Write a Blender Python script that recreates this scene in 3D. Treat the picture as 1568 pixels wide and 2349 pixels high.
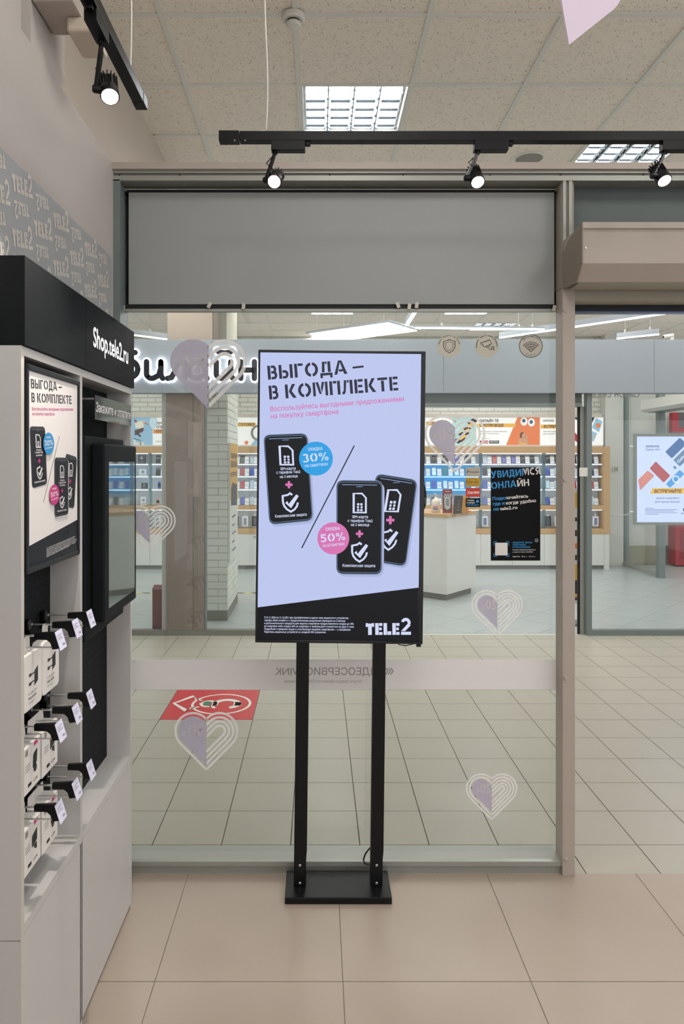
import bpy, math, random
from mathutils import Vector, Matrix
from mathutils.geometry import delaunay_2d_cdt
random.seed(7)
for _o in list(bpy.data.objects):
    bpy.data.objects.remove(_o)
SC = bpy.context.scene
COL = SC.collection
# ------------------------------------------------------------------ camera
F, CX, CY, H = 1637.0, 727.0, 1058.0, 1.667      # focal length / principal point in px of the 1568x2349 frame, eye height
cam = bpy.data.cameras.new('camera')
cam.sensor_fit = 'HORIZONTAL'; cam.sensor_width = 36.0
cam.lens = 36.0 * F / 1568.0
cam.shift_x = (784.0 - CX) / 1568.0
cam.shift_y = -(1174.5 - CY) / 1568.0
cam.clip_start = 0.05
camo = bpy.data.objects.new('camera', cam); COL.objects.link(camo)
camo.location = (0, 0, H); camo.rotation_euler = (math.pi/2, 0, 0)
SC.camera = camo
# ------------------------------------------------------------------ world, exposure
SC.view_settings.view_transform = 'Standard'
SC.view_settings.look = 'None'
SC.view_settings.gamma = 1.0
SC.view_settings.use_curve_mapping = False
SC.view_settings.exposure = 0.15
w = bpy.data.worlds.new('world'); SC.world = w; w.use_nodes = True
w.node_tree.nodes['Background'].inputs[0].default_value = (0.97, 0.985, 1.0, 1)
w.node_tree.nodes['Background'].inputs[1].default_value = 1.0      # even fill added to light ceiling and upright faces through the open ends
cy = SC.cycles
cy.max_bounces = 7; cy.diffuse_bounces = 3; cy.glossy_bounces = 3; cy.transmission_bounces = 4; cy.transparent_max_bounces = 14
cy.caustics_reflective = False; cy.caustics_refractive = False; cy.sample_clamp_indirect = 6.0
cy.use_adaptive_sampling = True; cy.adaptive_threshold = 0.05; cy.adaptive_min_samples = 12; cy.use_denoising = True
PANEL_L = 10.3        # radiance of the fluorescent ceiling panels
TUBE_L = 16.0

def X_(px, Y): return (px - CX) * Y / F
def Z_(py, Y): return H - (py - CY) * Y / F
def P(px, py, Y): return Vector((X_(px, Y), Y, Z_(py, Y)))
def YF(py, z=0.0): return F * (H - z) / (py - CY)

# ------------------------------------------------------------------ materials
def s2l(c):
    return tuple((v/12.92 if v <= 0.04045 else ((v+0.055)/1.055)**2.4) for v in c)
def rgb(c):
    if isinstance(c, str):
        c = tuple(int(c[i:i+2], 16)/255 for i in (0, 2, 4))
    return s2l(c) + (1,)
MATS = {}
def mat(name, col, rough=0.5, metal=0.0, spec=0.5, var=0.04, scale=6.0, bump=0.0, emit=0.0, emit_col=None):
    if name in MATS: return MATS[name]
    m = bpy.data.materials.new(name); m.use_nodes = True; MATS[name] = m
    nt = m.node_tree; b = nt.nodes['Principled BSDF']
    c = rgb(col)
    b.inputs['Roughness'].default_value = rough
    b.inputs['Metallic'].default_value = metal
    b.inputs['Specular IOR Level'].default_value = spec
    tc = nt.nodes.new('ShaderNodeTexCoord')
    nz = nt.nodes.new('ShaderNodeTexNoise'); nz.inputs['Scale'].default_value = scale; nz.inputs['Detail'].default_value = 4
    nt.links.new(tc.outputs['Object'], nz.inputs['Vector'])
    mx = nt.nodes.new('ShaderNodeMix'); mx.data_type = 'RGBA'
    nt.links.new(nz.outputs['Fac'], mx.inputs[0])
    mx.inputs[6].default_value = tuple(v*(1-var) for v in c[:3]) + (1,)
    mx.inputs[7].default_value = tuple(min(1, v*(1+var)) for v in c[:3]) + (1,)
    nt.links.new(mx.outputs[2], b.inputs['Base Color'])
    if bump:
        bp = nt.nodes.new('ShaderNodeBump'); bp.inputs['Strength'].default_value = bump; bp.inputs['Distance'].default_value = 0.002
        n2 = nt.nodes.new('ShaderNodeTexNoise'); n2.inputs['Scale'].default_value = 260
        nt.links.new(tc.outputs['Object'], n2.inputs['Vector'])
        nt.links.new(n2.outputs['Fac'], bp.inputs['Height']); nt.links.new(bp.outputs[0], b.inputs['Normal'])
    if emit:
        b.inputs['Emission Color'].default_value = rgb(emit_col) if emit_col else c
        b.inputs['Emission Strength'].default_value = emit
    return m
def glass_mat(name, tint, refl_rough=0.0, ior=1.45):
    m = bpy.data.materials.new(name); m.use_nodes = True; MATS[name] = m
    nt = m.node_tree; nt.nodes.clear()
    out = nt.nodes.new('ShaderNodeOutputMaterial'); mx = nt.nodes.new('ShaderNodeMixShader')
    tr = nt.nodes.new('ShaderNodeBsdfTransparent'); tr.inputs[0].default_value = tint
    gl = nt.nodes.new('ShaderNodeBsdfGlossy'); gl.inputs['Roughness'].default_value = refl_rough
    fr = nt.nodes.new('ShaderNodeFresnel'); fr.inputs[0].default_value = ior
    ge = nt.nodes.new('ShaderNodeNewGeometry'); m1 = nt.nodes.new('ShaderNodeMath'); m1.operation = 'MULTIPLY_ADD'; m1.inputs[1].default_value = -2; m1.inputs[2].default_value = 1
    m2 = nt.nodes.new('ShaderNodeMath'); m2.operation = 'POWER'; m2.inputs[0].default_value = ior
    nt.links.new(ge.outputs['Backfacing'], m1.inputs[0]); nt.links.new(m1.outputs[0], m2.inputs[1]); nt.links.new(m2.outputs[0], fr.inputs[0])   # same reflectance on both faces of the thin pane
    nt.links.new(fr.outputs[0], mx.inputs[0]); nt.links.new(tr.outputs[0], mx.inputs[1]); nt.links.new(gl.outputs[0], mx.inputs[2])
    nt.links.new(mx.outputs[0], out.inputs[0])
    return m
def film_mat(name, col, alpha):
    """vinyl film: diffuse + translucent, partly see-through"""
    m = bpy.data.materials.new(name); m.use_nodes = True; MATS[name] = m
    nt = m.node_tree; nt.nodes.clear()
    out = nt.nodes.new('ShaderNodeOutputMaterial')
    d = nt.nodes.new('ShaderNodeBsdfDiffuse'); t = nt.nodes.new('ShaderNodeBsdfTranslucent'); tr = nt.nodes.new('ShaderNodeBsdfTransparent')
    nz = nt.nodes.new('ShaderNodeTexNoise'); nz.inputs['Scale'].default_value = 3
    cr = nt.nodes.new('ShaderNodeMix'); cr.data_type = 'RGBA'
    c = rgb(col)
    cr.inputs[6].default_value = tuple(v*0.95 for v in c[:3]) + (1,); cr.inputs[7].default_value = c
    nt.links.new(nz.outputs['Fac'], cr.inputs[0])
    nt.links.new(cr.outputs[2], d.inputs[0]); nt.links.new(cr.outputs[2], t.inputs[0])
    a = nt.nodes.new('ShaderNodeMixShader'); a.inputs[0].default_value = 0.3
    nt.links.new(d.outputs[0], a.inputs[1]); nt.links.new(t.outputs[0], a.inputs[2])
    b = nt.nodes.new('ShaderNodeMixShader'); b.inputs[0].default_value = alpha
    nt.links.new(tr.outputs[0], b.inputs[1]); nt.links.new(a.outputs[0], b.inputs[2])
    nt.links.new(b.outputs[0], out.inputs[0])
    return m
def speck_ceiling_mat():
    m = mat('fissured_tile', 'eee7dc', rough=0.95, spec=0.1, var=0.03)
    nt = m.node_tree; b = nt.nodes['Principled BSDF']
    mix_old = b.inputs['Base Color'].links[0].from_node
    tc = nt.nodes.new('ShaderNodeTexCoord'); mp = nt.nodes.new('ShaderNodeMapping')
    nd = nt.nodes.new('ShaderNodeTexNoise'); nd.inputs['Scale'].default_value = 24
    nt.links.new(tc.outputs['Object'], nd.inputs['Vector'])
    ad = nt.nodes.new('ShaderNodeMix'); ad.data_type = 'RGBA'; ad.blend_type = 'ADD'; ad.inputs[0].default_value = 0.035
    nt.links.new(tc.outputs['Object'], ad.inputs[6]); nt.links.new(nd.outputs['Color'], ad.inputs[7])
    mp.inputs['Rotation'].default_value = (0, 0, 0.9); mp.inputs['Scale'].default_value = (215, 90, 1)
    nt.links.new(ad.outputs[2], mp.inputs['Vector'])
    vo = nt.nodes.new('ShaderNodeTexVoronoi'); vo.inputs['Scale'].default_value = 1.0
    nt.links.new(mp.outputs[0], vo.inputs['Vector'])
    n3 = nt.nodes.new('ShaderNodeTexNoise'); n3.inputs['Scale'].default_value = 30
    nt.links.new(tc.outputs['Object'], n3.inputs['Vector'])
    mu = nt.nodes.new('ShaderNodeMath'); mu.operation = 'MULTIPLY'; nt.links.new(n3.outputs['Fac'], mu.inputs[0]); mu.inputs[1].default_value = 0.64
    lt = nt.nodes.new('ShaderNodeMath'); lt.operation = 'LESS_THAN'
    sb = nt.nodes.new('ShaderNodeMath'); sb.operation = 'SUBTRACT'; nt.links.new(mu.outputs[0], sb.inputs[0]); sb.inputs[1].default_value = 0.11
    nt.links.new(vo.outputs['Distance'], lt.inputs[0]); nt.links.new(sb.outputs[0], lt.inputs[1])
    mx = nt.nodes.new('ShaderNodeMix'); mx.data_type = 'RGBA'
    nt.links.new(lt.outputs[0], mx.inputs[0]); nt.links.new(mix_old.outputs[2], mx.inputs[6]); mx.inputs[7].default_value = rgb('99928a')
    nt.links.new(mx.outputs[2], b.inputs['Base Color'])
    return m
def wood_mat(name, c1, c2):
    m = mat(name, c1, rough=0.45)
    nt = m.node_tree; b = nt.nodes['Principled BSDF']; mx = b.inputs['Base Color'].links[0].from_node
    tc = nt.nodes.new('ShaderNodeTexCoord'); mp = nt.nodes.new('ShaderNodeMapping'); mp.inputs['Scale'].default_value = (2, 2, 40)
    nz = nt.nodes.new('ShaderNodeTexNoise'); nz.inputs['Scale'].default_value = 3; nz.inputs['Detail'].default_value = 6
    nt.links.new(tc.outputs['Object'], mp.inputs[0]); nt.links.new(mp.outputs[0], nz.inputs['Vector']); nt.links.new(nz.outputs['Fac'], mx.inputs[0])
    mx.inputs[6].default_value = rgb(c1); mx.inputs[7].default_value = rgb(c2)
    return m

M_WALL = mat('painted_wall', 'bab4af', 0.85, spec=0.2, var=0.02, bump=0.15)
M_BULK = mat('beige_upper_wall', 'c8bdb0', 0.85, spec=0.2, var=0.03)
M_HALL = mat('hall_wall', 'dcdad4', 0.85, spec=0.2, var=0.03)
M_GREYPAPER = mat('grey_wall_covering', 'a2a4a6', 0.6, var=0.03)
M_TILE_SHOP = mat('shop_floor_tile', 'a99b8e', 0.32, spec=0.4, var=0.05, scale=4)
M_TILE_HALL = mat('corridor_floor_tile', 'aba79a', 0.3, spec=0.4, var=0.04, scale=5)
M_TILE_SALON = mat('salon_floor_tile', 'b2b9b9', 0.25, spec=0.45, var=0.06, scale=3)
M_GROUT = mat('grout', '5e564c', 0.9)
M_GROUT_L = mat('grout_light', '8a8276', 0.9)
M_CEIL = speck_ceiling_mat()
M_TBAR = mat('white_ceiling_grid', 'dcdcd6', 0.5)
M_BEIGE = mat('beige_coated_metal', 'b0a59c', 0.4, spec=0.4, var=0.02)
M_BEIGE_D = mat('grey_beige_metal', '9d978a', 0.42, spec=0.4, var=0.02)
M_ALU = mat('grey_aluminium', 'a0a19a', 0.35, metal=0.3, var=0.03)
M_ALU_D = mat('slate_metal_frame', '77807f', 0.4, metal=0.2)
M_PANEL = mat('grey_infill_panel', '979a99', 0.55, var=0.05, scale=2)
M_PANEL_D = mat('dark_grey_panel', '5b6463', 0.6, var=0.05, scale=2)
M_BLACK = mat('black_coated_metal', '0b0c0e', 0.35, spec=0.3)
M_BLACKM = mat('matte_black_board', '101416', 0.6, spec=0.15)
M_BLACKP = mat('black_plastic', '0a0b0d', 0.35, spec=0.3)
M_PEG = mat('black_pegboard', '101417', 0.65, spec=0.2)
M_WHITE_LAM = mat('white_laminate', 'c6c3c1', 0.42, spec=0.35, var=0.015)
M_EDGE = mat('white_edge_band', 'c6c1b8', 0.4, var=0.01)
M_CHROME = mat('chrome_wire', 'ececec', 0.4, metal=1.0)
M_STEEL = mat('steel_screw', 'b5b5b2', 0.3, metal=0.9)
M_DARKGAP = mat('dark_gap_black', '0c0d10', 0.6)
M_CARD = mat('white_cardboard', 'e6e2dd', 0.6)
M_PINK = mat('magenta_print', 'd33a8a', 0.5)
M_INK = mat('black_print', '1f2124', 0.5)
M_GREYINK = mat('grey_print', '8b8a88', 0.5)
M_PAPER = mat('white_paper', 'e9e7e6', 0.6)
M_LILACPAPER = mat('lilac_price_card', 'dcdaf0', 0.5)
M_PLASTIC_W = mat('white_plastic', 'd8d6d0', 0.4)
M_CABLE_W = mat('white_cable', 'cfcac2', 0.5)
M_LILAC_BOARD = mat('lilac_cardboard', 'e6d6ea', 0.6)
M_GLASS = glass_mat('partition_glass', (0.965, 0.98, 0.972, 1))
M_GLASS2 = glass_mat('shopfront_glass', (0.96, 0.98, 0.975, 1))
M_GLASS_EDGE = glass_mat('green_glass_divider', (0.6, 0.8, 0.82, 1))
M_MIRROR = mat('dark_mirror_glass', '8f938f', 0.03, metal=0.85, var=0.0)
M_FILM = film_mat('white_vinyl_film', 'fbf8f8', 0.93)
M_FILM_L = film_mat('lilac_vinyl_film', 'c8c2d4', 0.97)
M_FILM_G = film_mat('grey_text_vinyl', 'bdb8b8', 0.75)
M_FILM_W = film_mat('pale_text_vinyl', 'e8e4e6', 0.9)
M_STK = mat('cream_sticker', 'c9c5b6', 0.5)
M_PANEL_EMIT = mat('fluorescent_diffuser', 'ffffff', 0.5, emit=PANEL_L, emit_col='fffcf7')
M_TUBE = mat('fluorescent_tube', 'ffffff', 0.5, emit=TUBE_L, emit_col='f6f9ff')
M_LED = mat('led_strip_light', 'ffffff', 0.5, emit=6.0, emit_col='f2f6ff')
M_LEDS = mat('shelf_led_light', 'ffffff', 0.5, emit=7.0, emit_col='eaf2ff')
M_LEDR = mat('raft_tube_light', 'ffffff', 0.5, emit=0.95, emit_col='fff6ee')
M_LENS = mat('led_spot_lens', 'ffffff', 0.5, emit=6.0, emit_col='fff4e6')
M_BULB = mat('bright_lamp_lens', 'ffffff', 0.5, emit=40.0, emit_col='fff6e8')
M_LOUVER = mat('mirror_louver', 'c4ccd2', 0.1, metal=1.0)
M_TRAY = mat('white_reflector_tray', 'f0f3f5', 0.3)
M_WOOD = wood_mat('light_oak', 'b98f5e', 'd0aa78')
M_SHELFW = mat('white_shelf', 'dfe3e8', 0.35, emit=0.0)
M_SALONW = mat('salon_white_lacquer', 'd9d8d2', 0.3)
M_BRICK = mat('white_painted_brick', 'e2e2da', 0.7, var=0.05, bump=0.3)
M_MORTAR = mat('painted_mortar', 'b9b8ab', 0.9)
M_PLINTH = mat('grey_plinth', '77766e', 0.5)
M_FASCIA = mat('grey_fascia_board', '969ea6', 0.45, var=0.02)
M_TAUPE = mat('taupe_glossy_panel', '7d736a', 0.16, spec=0.6)
M_RED = mat('red_paint', 'a3202e', 0.4)

# ------------------------------------------------------------------ mesh building
class MB:
    def __init__(s): s.v = []; s.f = []; s.mi = []; s.cur = 0
    def m(s, i): s.cur = i; return s
    def add(s, vs, fs):
        n = len(s.v); s.v += [tuple(v) for v in vs]
        for f in fs: s.f.append(tuple(i+n for i in f)); s.mi.append(s.cur)
        return s
    def box(s, x0, x1, y0, y1, z0, z1):
        vs = [(x, y, z) for z in (z0, z1) for y in (y0, y1) for x in (x0, x1)]
        return s.add(vs, [(0,2,3,1),(4,5,7,6),(0,1,5,4),(2,6,7,3),(0,4,6,2),(1,3,7,5)])
    def extr(s, poly, fn, d0, d1):
        """polygon (u,v) mapped by fn(u,v,d) between depths d0 and d1"""
        n = len(poly)
        vs = [fn(u, v, d0) for u, v in poly] + [fn(u, v, d1) for u, v in poly]
        fs = [tuple(range(n))[::-1], tuple(range(n, 2*n))] + [(i, (i+1) % n, n+(i+1) % n, n+i) for i in range(n)]
        return s.add(vs, fs)
    def flat(s, pts): return s.add(pts, [tuple(range(len(pts)))])
    def tube(s, pts, r, n=8, caps=True):
        pts = [Vector(p) for p in pts]; rs = r if isinstance(r, (list, tuple)) else [r]*len(pts)
        base = len(s.v); ring = []
        up = None
        for i, p in enumerate(pts):
            t = (pts[min(i+1, len(pts)-1)] - pts[max(i-1, 0)]).normalized()
            if up is None:
                up = Vector((0, 0, 1)) if abs(t.z) < 0.9 else Vector((1, 0, 0))
            a = t.cross(up).normalized(); b = a.cross(t).normalized(); up = b
            ring.append([p + (a*math.cos(2*math.pi*k/n) + b*math.sin(2*math.pi*k/n))*rs[i] for k in range(n)])
        vs = [q for rg in ring for q in rg]; fs = []
        for i in range(len(pts)-1):
            for k in range(n):
                fs.append((i*n+k, i*n+(k+1) % n, (i+1)*n+(k+1) % n, (i+1)*n+k))
        if caps:
            fs.append(tuple(range(n))[::-1]); fs.append(tuple((len(pts)-1)*n+k for k in range(n)))
        return s.add(vs, fs)
    def lathe(s, prof, base, axis=(0, 0, 1), n=20):
        """prof: list of (r, t) along axis from base"""
        ax = Vector(axis).normalized(); up = Vector((0, 0, 1)) if abs(ax.z) < 0.9 else Vector((1, 0, 0))
        a = ax.cross(up).normalized(); b = a.cross(ax)
        base = Vector(base); vs = []; fs = []
        for r, t in prof:
            for k in range(n):
                an = 2*math.pi*k/n
                vs.append(base + ax*t + (a*math.cos(an) + b*math.sin(an))*max(r, 1e-5))
        for i in range(len(prof)-1):
            for k in range(n):
                fs.append((i*n+k, i*n+(k+1) % n, (i+1)*n+(k+1) % n, (i+1)*n+k))
        fs.append(tuple(range(n))[::-1]); fs.append(tuple((len(prof)-1)*n+k for k in range(n)))
        return s.add(vs, fs)
    def xf(s, M):
        s.v = [tuple(M @ Vector(v)) for v in s.v]; return s
    def mesh(s, name, mats):
        me = bpy.data.meshes.new(name); me.from_pydata(s.v, [], s.f)
        for m in (mats if isinstance(mats, (list, tuple)) else [mats]): me.materials.append(m)
        me.polygons.foreach_set('material_index', s.mi); me.update()
        return me

def tag(o, label=None, cat=None, group=None, kind=None):
    if label: o['label'] = label
    if cat: o['category'] = cat
    if group: o['group'] = group
    if kind: o['kind'] = kind
    return o
CH = {}
def link(o, parent=None):
    COL.objects.link(o)
    if parent is not None:
        CH.setdefault(parent.name, []).append(o)
        o.parent = parent; o.matrix_parent_inverse = parent.matrix_basis.inverted()
    return o
def ob(name, mb, mats, parent=None, bevel=0.0, smooth=False, **kw):
    """mb in world coordinates -> one mesh object"""
    me = mb.mesh(name, mats) if isinstance(mb, MB) else mb
    if smooth:
        for p in me.polygons: p.use_smooth = True
    o = link(bpy.data.objects.new(name, me), parent)
    if bevel:
        b = o.modifiers.new('bevel', 'BEVEL'); b.width = bevel; b.segments = 2; b.limit_method = 'ANGLE'
    return tag(o, **kw)
def empty(name, loc, **kw):
    e = bpy.data.objects.new(name, None); e.empty_display_size = 0.05; COL.objects.link(e); e.location = loc
    return tag(e, **kw)
def box(name, m, x0, x1, y0, y1, z0, z1, parent=None, bevel=0.0, **kw):
    return ob(name, MB().box(min(x0,x1), max(x0,x1), min(y0,y1), max(y0,y1), min(z0,z1), max(z0,z1)), m, parent, bevel, **kw)
def inst(name, me, loc, parent=None, rz=0.0, **kw):
    o = bpy.data.objects.new(name, me); o.location = loc; o.rotation_euler = (0, 0, rz)
    return tag(link(o, parent), **kw)
def dup(o, off):
    """copy a thing and its parts, moved by off"""
    c = o.copy(); COL.objects.link(c); c.location = o.location + Vector(off)
    for k in KIDS(o):
        d = k.copy(); COL.objects.link(d); d.parent = c; d.matrix_parent_inverse = k.matrix_parent_inverse
        for k2 in KIDS(k):
            e = k2.copy(); COL.objects.link(e); e.parent = d; e.matrix_parent_inverse = k2.matrix_parent_inverse
    return c
def KIDS(o): return CH.get(o.name, [])

# ------------------------------------------------------------------ lettering
_TC = {}
_DG = bpy.context.evaluated_depsgraph_get()
def _contours(t, res):
    c = bpy.data.curves.new('t', 'FONT'); c.body = t
    o = bpy.data.objects.new('t', c); cu = o.to_curve(_DG); out = []
    for sp in cu.splines:
        b = sp.bezier_points; n = len(b); pts = []
        for i in range(n):
            p, q = b[i], b[(i+1) % n]; p0, p1 = p.co, q.co
            if (p1-p0).length < 1e-6: continue
            d = (p1-p0).normalized()
            bend = max(abs(d.x*(h.y-p0.y) - d.y*(h.x-p0.x)) for h in (p.handle_right, q.handle_left))
            k = res if bend > 0.004 else 1
            for a in range(k):
                u = a/k; w = 1-u
                r = p0*w**3 + p.handle_right*3*u*w*w + q.handle_left*3*u*u*w + p1*u**3
                pts.append((r.x, r.y))
        if len(pts) > 2: out.append(pts)
    o.to_curve_clear(); bpy.data.objects.remove(o); bpy.data.curves.remove(c)
    return out
def _area(p): return 0.5*sum(p[i-1][0]*p[i][1]-p[i][0]*p[i-1][1] for i in range(len(p)))
def _wind(x, y, loops):
    w = 0
    for l in loops:
        for i in range(len(l)):
            (x0, y0), (x1, y1) = l[i-1], l[i]
            if (y0 <= y) != (y1 <= y):
                if x < (x1-x0)*(y-y0)/(y1-y0)+x0: w += 1 if y1 > y0 else -1
    return w
_GC = {}
def _fill(loops, bold):
    """non-zero winding fill of one glyph (its contours may overlap)"""
    key = (bold, tuple(tuple((round(x, 3), round(y, 3)) for x, y in l) for l in loops))
    if key in _GC: return _GC[key]
    if bold:
        sg = 1 if _area(max(loops, key=lambda p: abs(_area(p)))) > 0 else -1
        loops = [_grow(l, bold, sg) for l in loops]
    vs = []; es = []
    for l in loops:
        b = len(vs); vs += [Vector(p) for p in l]; es += [(b+k, b+(k+1) % len(l)) for k in range(len(l))]
    r = delaunay_2d_cdt(vs, es, [], 0, 1e-5)
    ov = [(v.x, v.y) for v in r[0]]; fs = []
    for f in r[2]:
        cx = sum(ov[a][0] for a in f)/len(f); cy_ = sum(ov[a][1] for a in f)/len(f)
        if _wind(cx, cy_, loops): fs.append(tuple(f))
    _GC[key] = (ov, fs); return _GC[key]
def _grow(pts, off, sgn):
    n = len(pts); out = []
    for i in range(n):
        a, b, c = Vector(pts[i-1]), Vector(pts[i]), Vector(pts[(i+1) % n])
        d1, d2 = (b-a).normalized(), (c-b).normalized()
        n1, n2 = Vector((d1.y, -d1.x))*sgn, Vector((d2.y, -d2.x))*sgn
        m = n1+n2
        m = m/max(0.6, m.dot(n1)) if m.length > 1e-6 else n1
        out.append(tuple(b + m*off))
    return out
def textgeo(t, bold=0.0, res=3):
    k = (t, bold, res)
    if k in _TC: return _TC[k]
    cs = sorted(_contours(t, res), key=lambda l: min(p[0] for p in l)); vs = []; fs = []; groups = []
    for l in cs:
        a, b = min(p[0] for p in l), max(p[0] for p in l)
        if groups and a < groups[-1][1] - 0.005: groups[-1][0].append(l); groups[-1][1] = max(b, groups[-1][1])
        else: groups.append([[l], b])
    for loops, _b in groups:
        ox = round(min(p[0] for l in loops for p in l), 4)
        ov, of = _fill([[(x-ox, y) for x, y in l] for l in loops], bold)
        base = len(vs); vs += [(x+ox, y) for x, y in ov]; fs += [tuple(a+base for a in f) for f in of]
    x0 = min([v[0] for v in vs] or [0]); x1 = max([v[0] for v in vs] or [1])
    _TC[k] = (vs, fs, x0, x1)
    return _TC[k]
CAP = None
class Gfx:
    """flat print: fn(u, v, d) -> 3D point, d = layer height above the surface"""
    def __init__(s, fn, step=0.0004): s.fn = fn; s.step = step
    def poly(s, mb, pts, layer=1): mb.flat([s.fn(u, v, layer*s.step) for u, v in pts])
    def rect(s, mb, u0, v0, u1, v1, layer=1): s.poly(mb, [(u0, v0), (u1, v0), (u1, v1), (u0, v1)], layer)
    def circle(s, mb, u, v, ru, rv=None, layer=1, n=32):
        rv = rv or ru
        s.poly(mb, [(u+ru*math.cos(2*math.pi*k/n), v+rv*math.sin(2*math.pi*k/n)) for k in range(n)], layer)
    def ring(s, mb, u, v, r0, r1, layer=1, a0=0, a1=360, n=32, sv=1.0):
        for k in range(n):
            b0 = math.radians(a0+(a1-a0)*k/n); b1 = math.radians(a0+(a1-a0)*(k+1)/n)
            s.poly(mb, [(u+r0*math.cos(b0), v+sv*r0*math.sin(b0)), (u+r1*math.cos(b0), v+sv*r1*math.sin(b0)),
                        (u+r1*math.cos(b1), v+sv*r1*math.sin(b1)), (u+r0*math.cos(b1), v+sv*r0*math.sin(b1))], layer)
    def stroke(s, mb, pts, w, layer=1, closed=False):
        n = len(pts); L = []; R = []
        for i, (x, y) in enumerate(pts):
            if closed: a, b = pts[i-1], pts[(i+1) % n]
            else: a, b = pts[max(i-1, 0)], pts[min(i+1, n-1)]
            dx, dy = b[0]-a[0], b[1]-a[1]; l = math.hypot(dx, dy) or 1
            k = 1.0
            if (closed or 0 < i < n-1):
                p, q = pts[i-1], pts[(i+1) % n]
                d1 = Vector((x-p[0], y-p[1])); d2 = Vector((q[0]-x, q[1]-y))
                if d1.length > 0 and d2.length > 0:
                    k = 1/max(0.5, math.cos(d1.angle(d2)/2))
            nx, ny = -dy/l*w/2*k, dx/l*w/2*k
            L.append((x+nx, y+ny)); R.append((x-nx, y-ny))
        m = n if closed else n-1
        for i in range(m):
            j = (i+1) % n
            s.poly(mb, [L[i], L[j], R[j], R[i]], layer)
    def text(s, mb, t, p0, p1=None, cap=1.0, layer=1, bold=0.0, shear=0.0, vflip=-1, width=None, res=3, align='l', fit=True):
        """text along the baseline p0 -> p1 (fitted to that length), capital height cap; vflip -1 when v runs down"""
        vs, fs, x0, x1 = textgeo(t, bold, res)
        k = cap/0.729
        if p1 is not None:
            L = math.hypot(p1[0]-p0[0], p1[1]-p0[1]); dx, dy = (p1[0]-p0[0])/L, (p1[1]-p0[1])/L
            kx = L/max(1e-6, (x1-x0)) if fit else k
        else:
            dx, dy = 1.0, 0.0; kx = k if width is None else width/(x1-x0)
        o = 0.0 if align == 'l' else -(x1-x0)*kx*(0.5 if align == 'c' else 1.0)
        if not fit and p1 is not None: o = (L-(x1-x0)*kx)/2
        ex = (dx, dy); ey = (-dy, dx) if vflip > 0 else (dy, -dx)
        pts = []
        for x, y in vs:
            a = (x-x0)*kx + shear*y*k + o; b = y*k
            pts.append(s.fn(p0[0]+a*ex[0]+b*ey[0], p0[1]+a*ex[1]+b*ey[1], layer*s.step))
        mb.add(pts, fs)
    def stencil(s, mb, t, p0, p1, cap, layer=1, vflip=-1, split=None, thin=1.0):
        """stencil capitals fitted along p0 -> p1"""
        wd = 0; run = []
        for ch in t:
            if ch == ' ': wd += 0.36; continue
            g, gw = GLY[ch]; run.append((g, wd)); wd += gw + 0.13
        wd -= 0.13
        L = math.hypot(p1[0]-p0[0], p1[1]-p0[1]); dx, dy = (p1[0]-p0[0])/L, (p1[1]-p0[1])/L
        kx = L/wd; ey = (-dy, dx) if vflip > 0 else (dy, -dx)
        for g, off in run:
            for poly in g:
                pts = []; mx = 0
                for x, y in poly:
                    a = (x+off)*kx; b = y*cap; mx += a/L/len(poly)
                    pts.append((p0[0]+a*dx+b*ey[0], p0[1]+a*dy+b*ey[1]))
                if split is not None: mb.m(split[1] if mx < split[0] else split[2])
                s.poly(mb, pts, layer)
def _r(a, b, c, d): return [(a, b), (c, b), (c, d), (a, d)]
def _arc(cx, cy, rx, ry, a0, a1, t=0.2, n=10):
    o = []
    for k in range(n):
        p, q = math.radians(a0+(a1-a0)*k/n), math.radians(a0+(a1-a0)*(k+1)/n)
        o.append([(cx+rx*math.cos(p), cy+ry*math.sin(p)), (cx+rx*math.cos(q), cy+ry*math.sin(q)),
                  (cx+(rx-t)*math.cos(q), cy+(ry-t)*math.sin(q)), (cx+(rx-t)*math.cos(p), cy+(ry-t)*math.sin(p))])
    return o
_I = [_r(0, 0, .2, .99), _r(.65, 0, .85, .99), [(.24, 0), (.24, .32), (.61, .99), (.61, .67)]]
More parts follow.
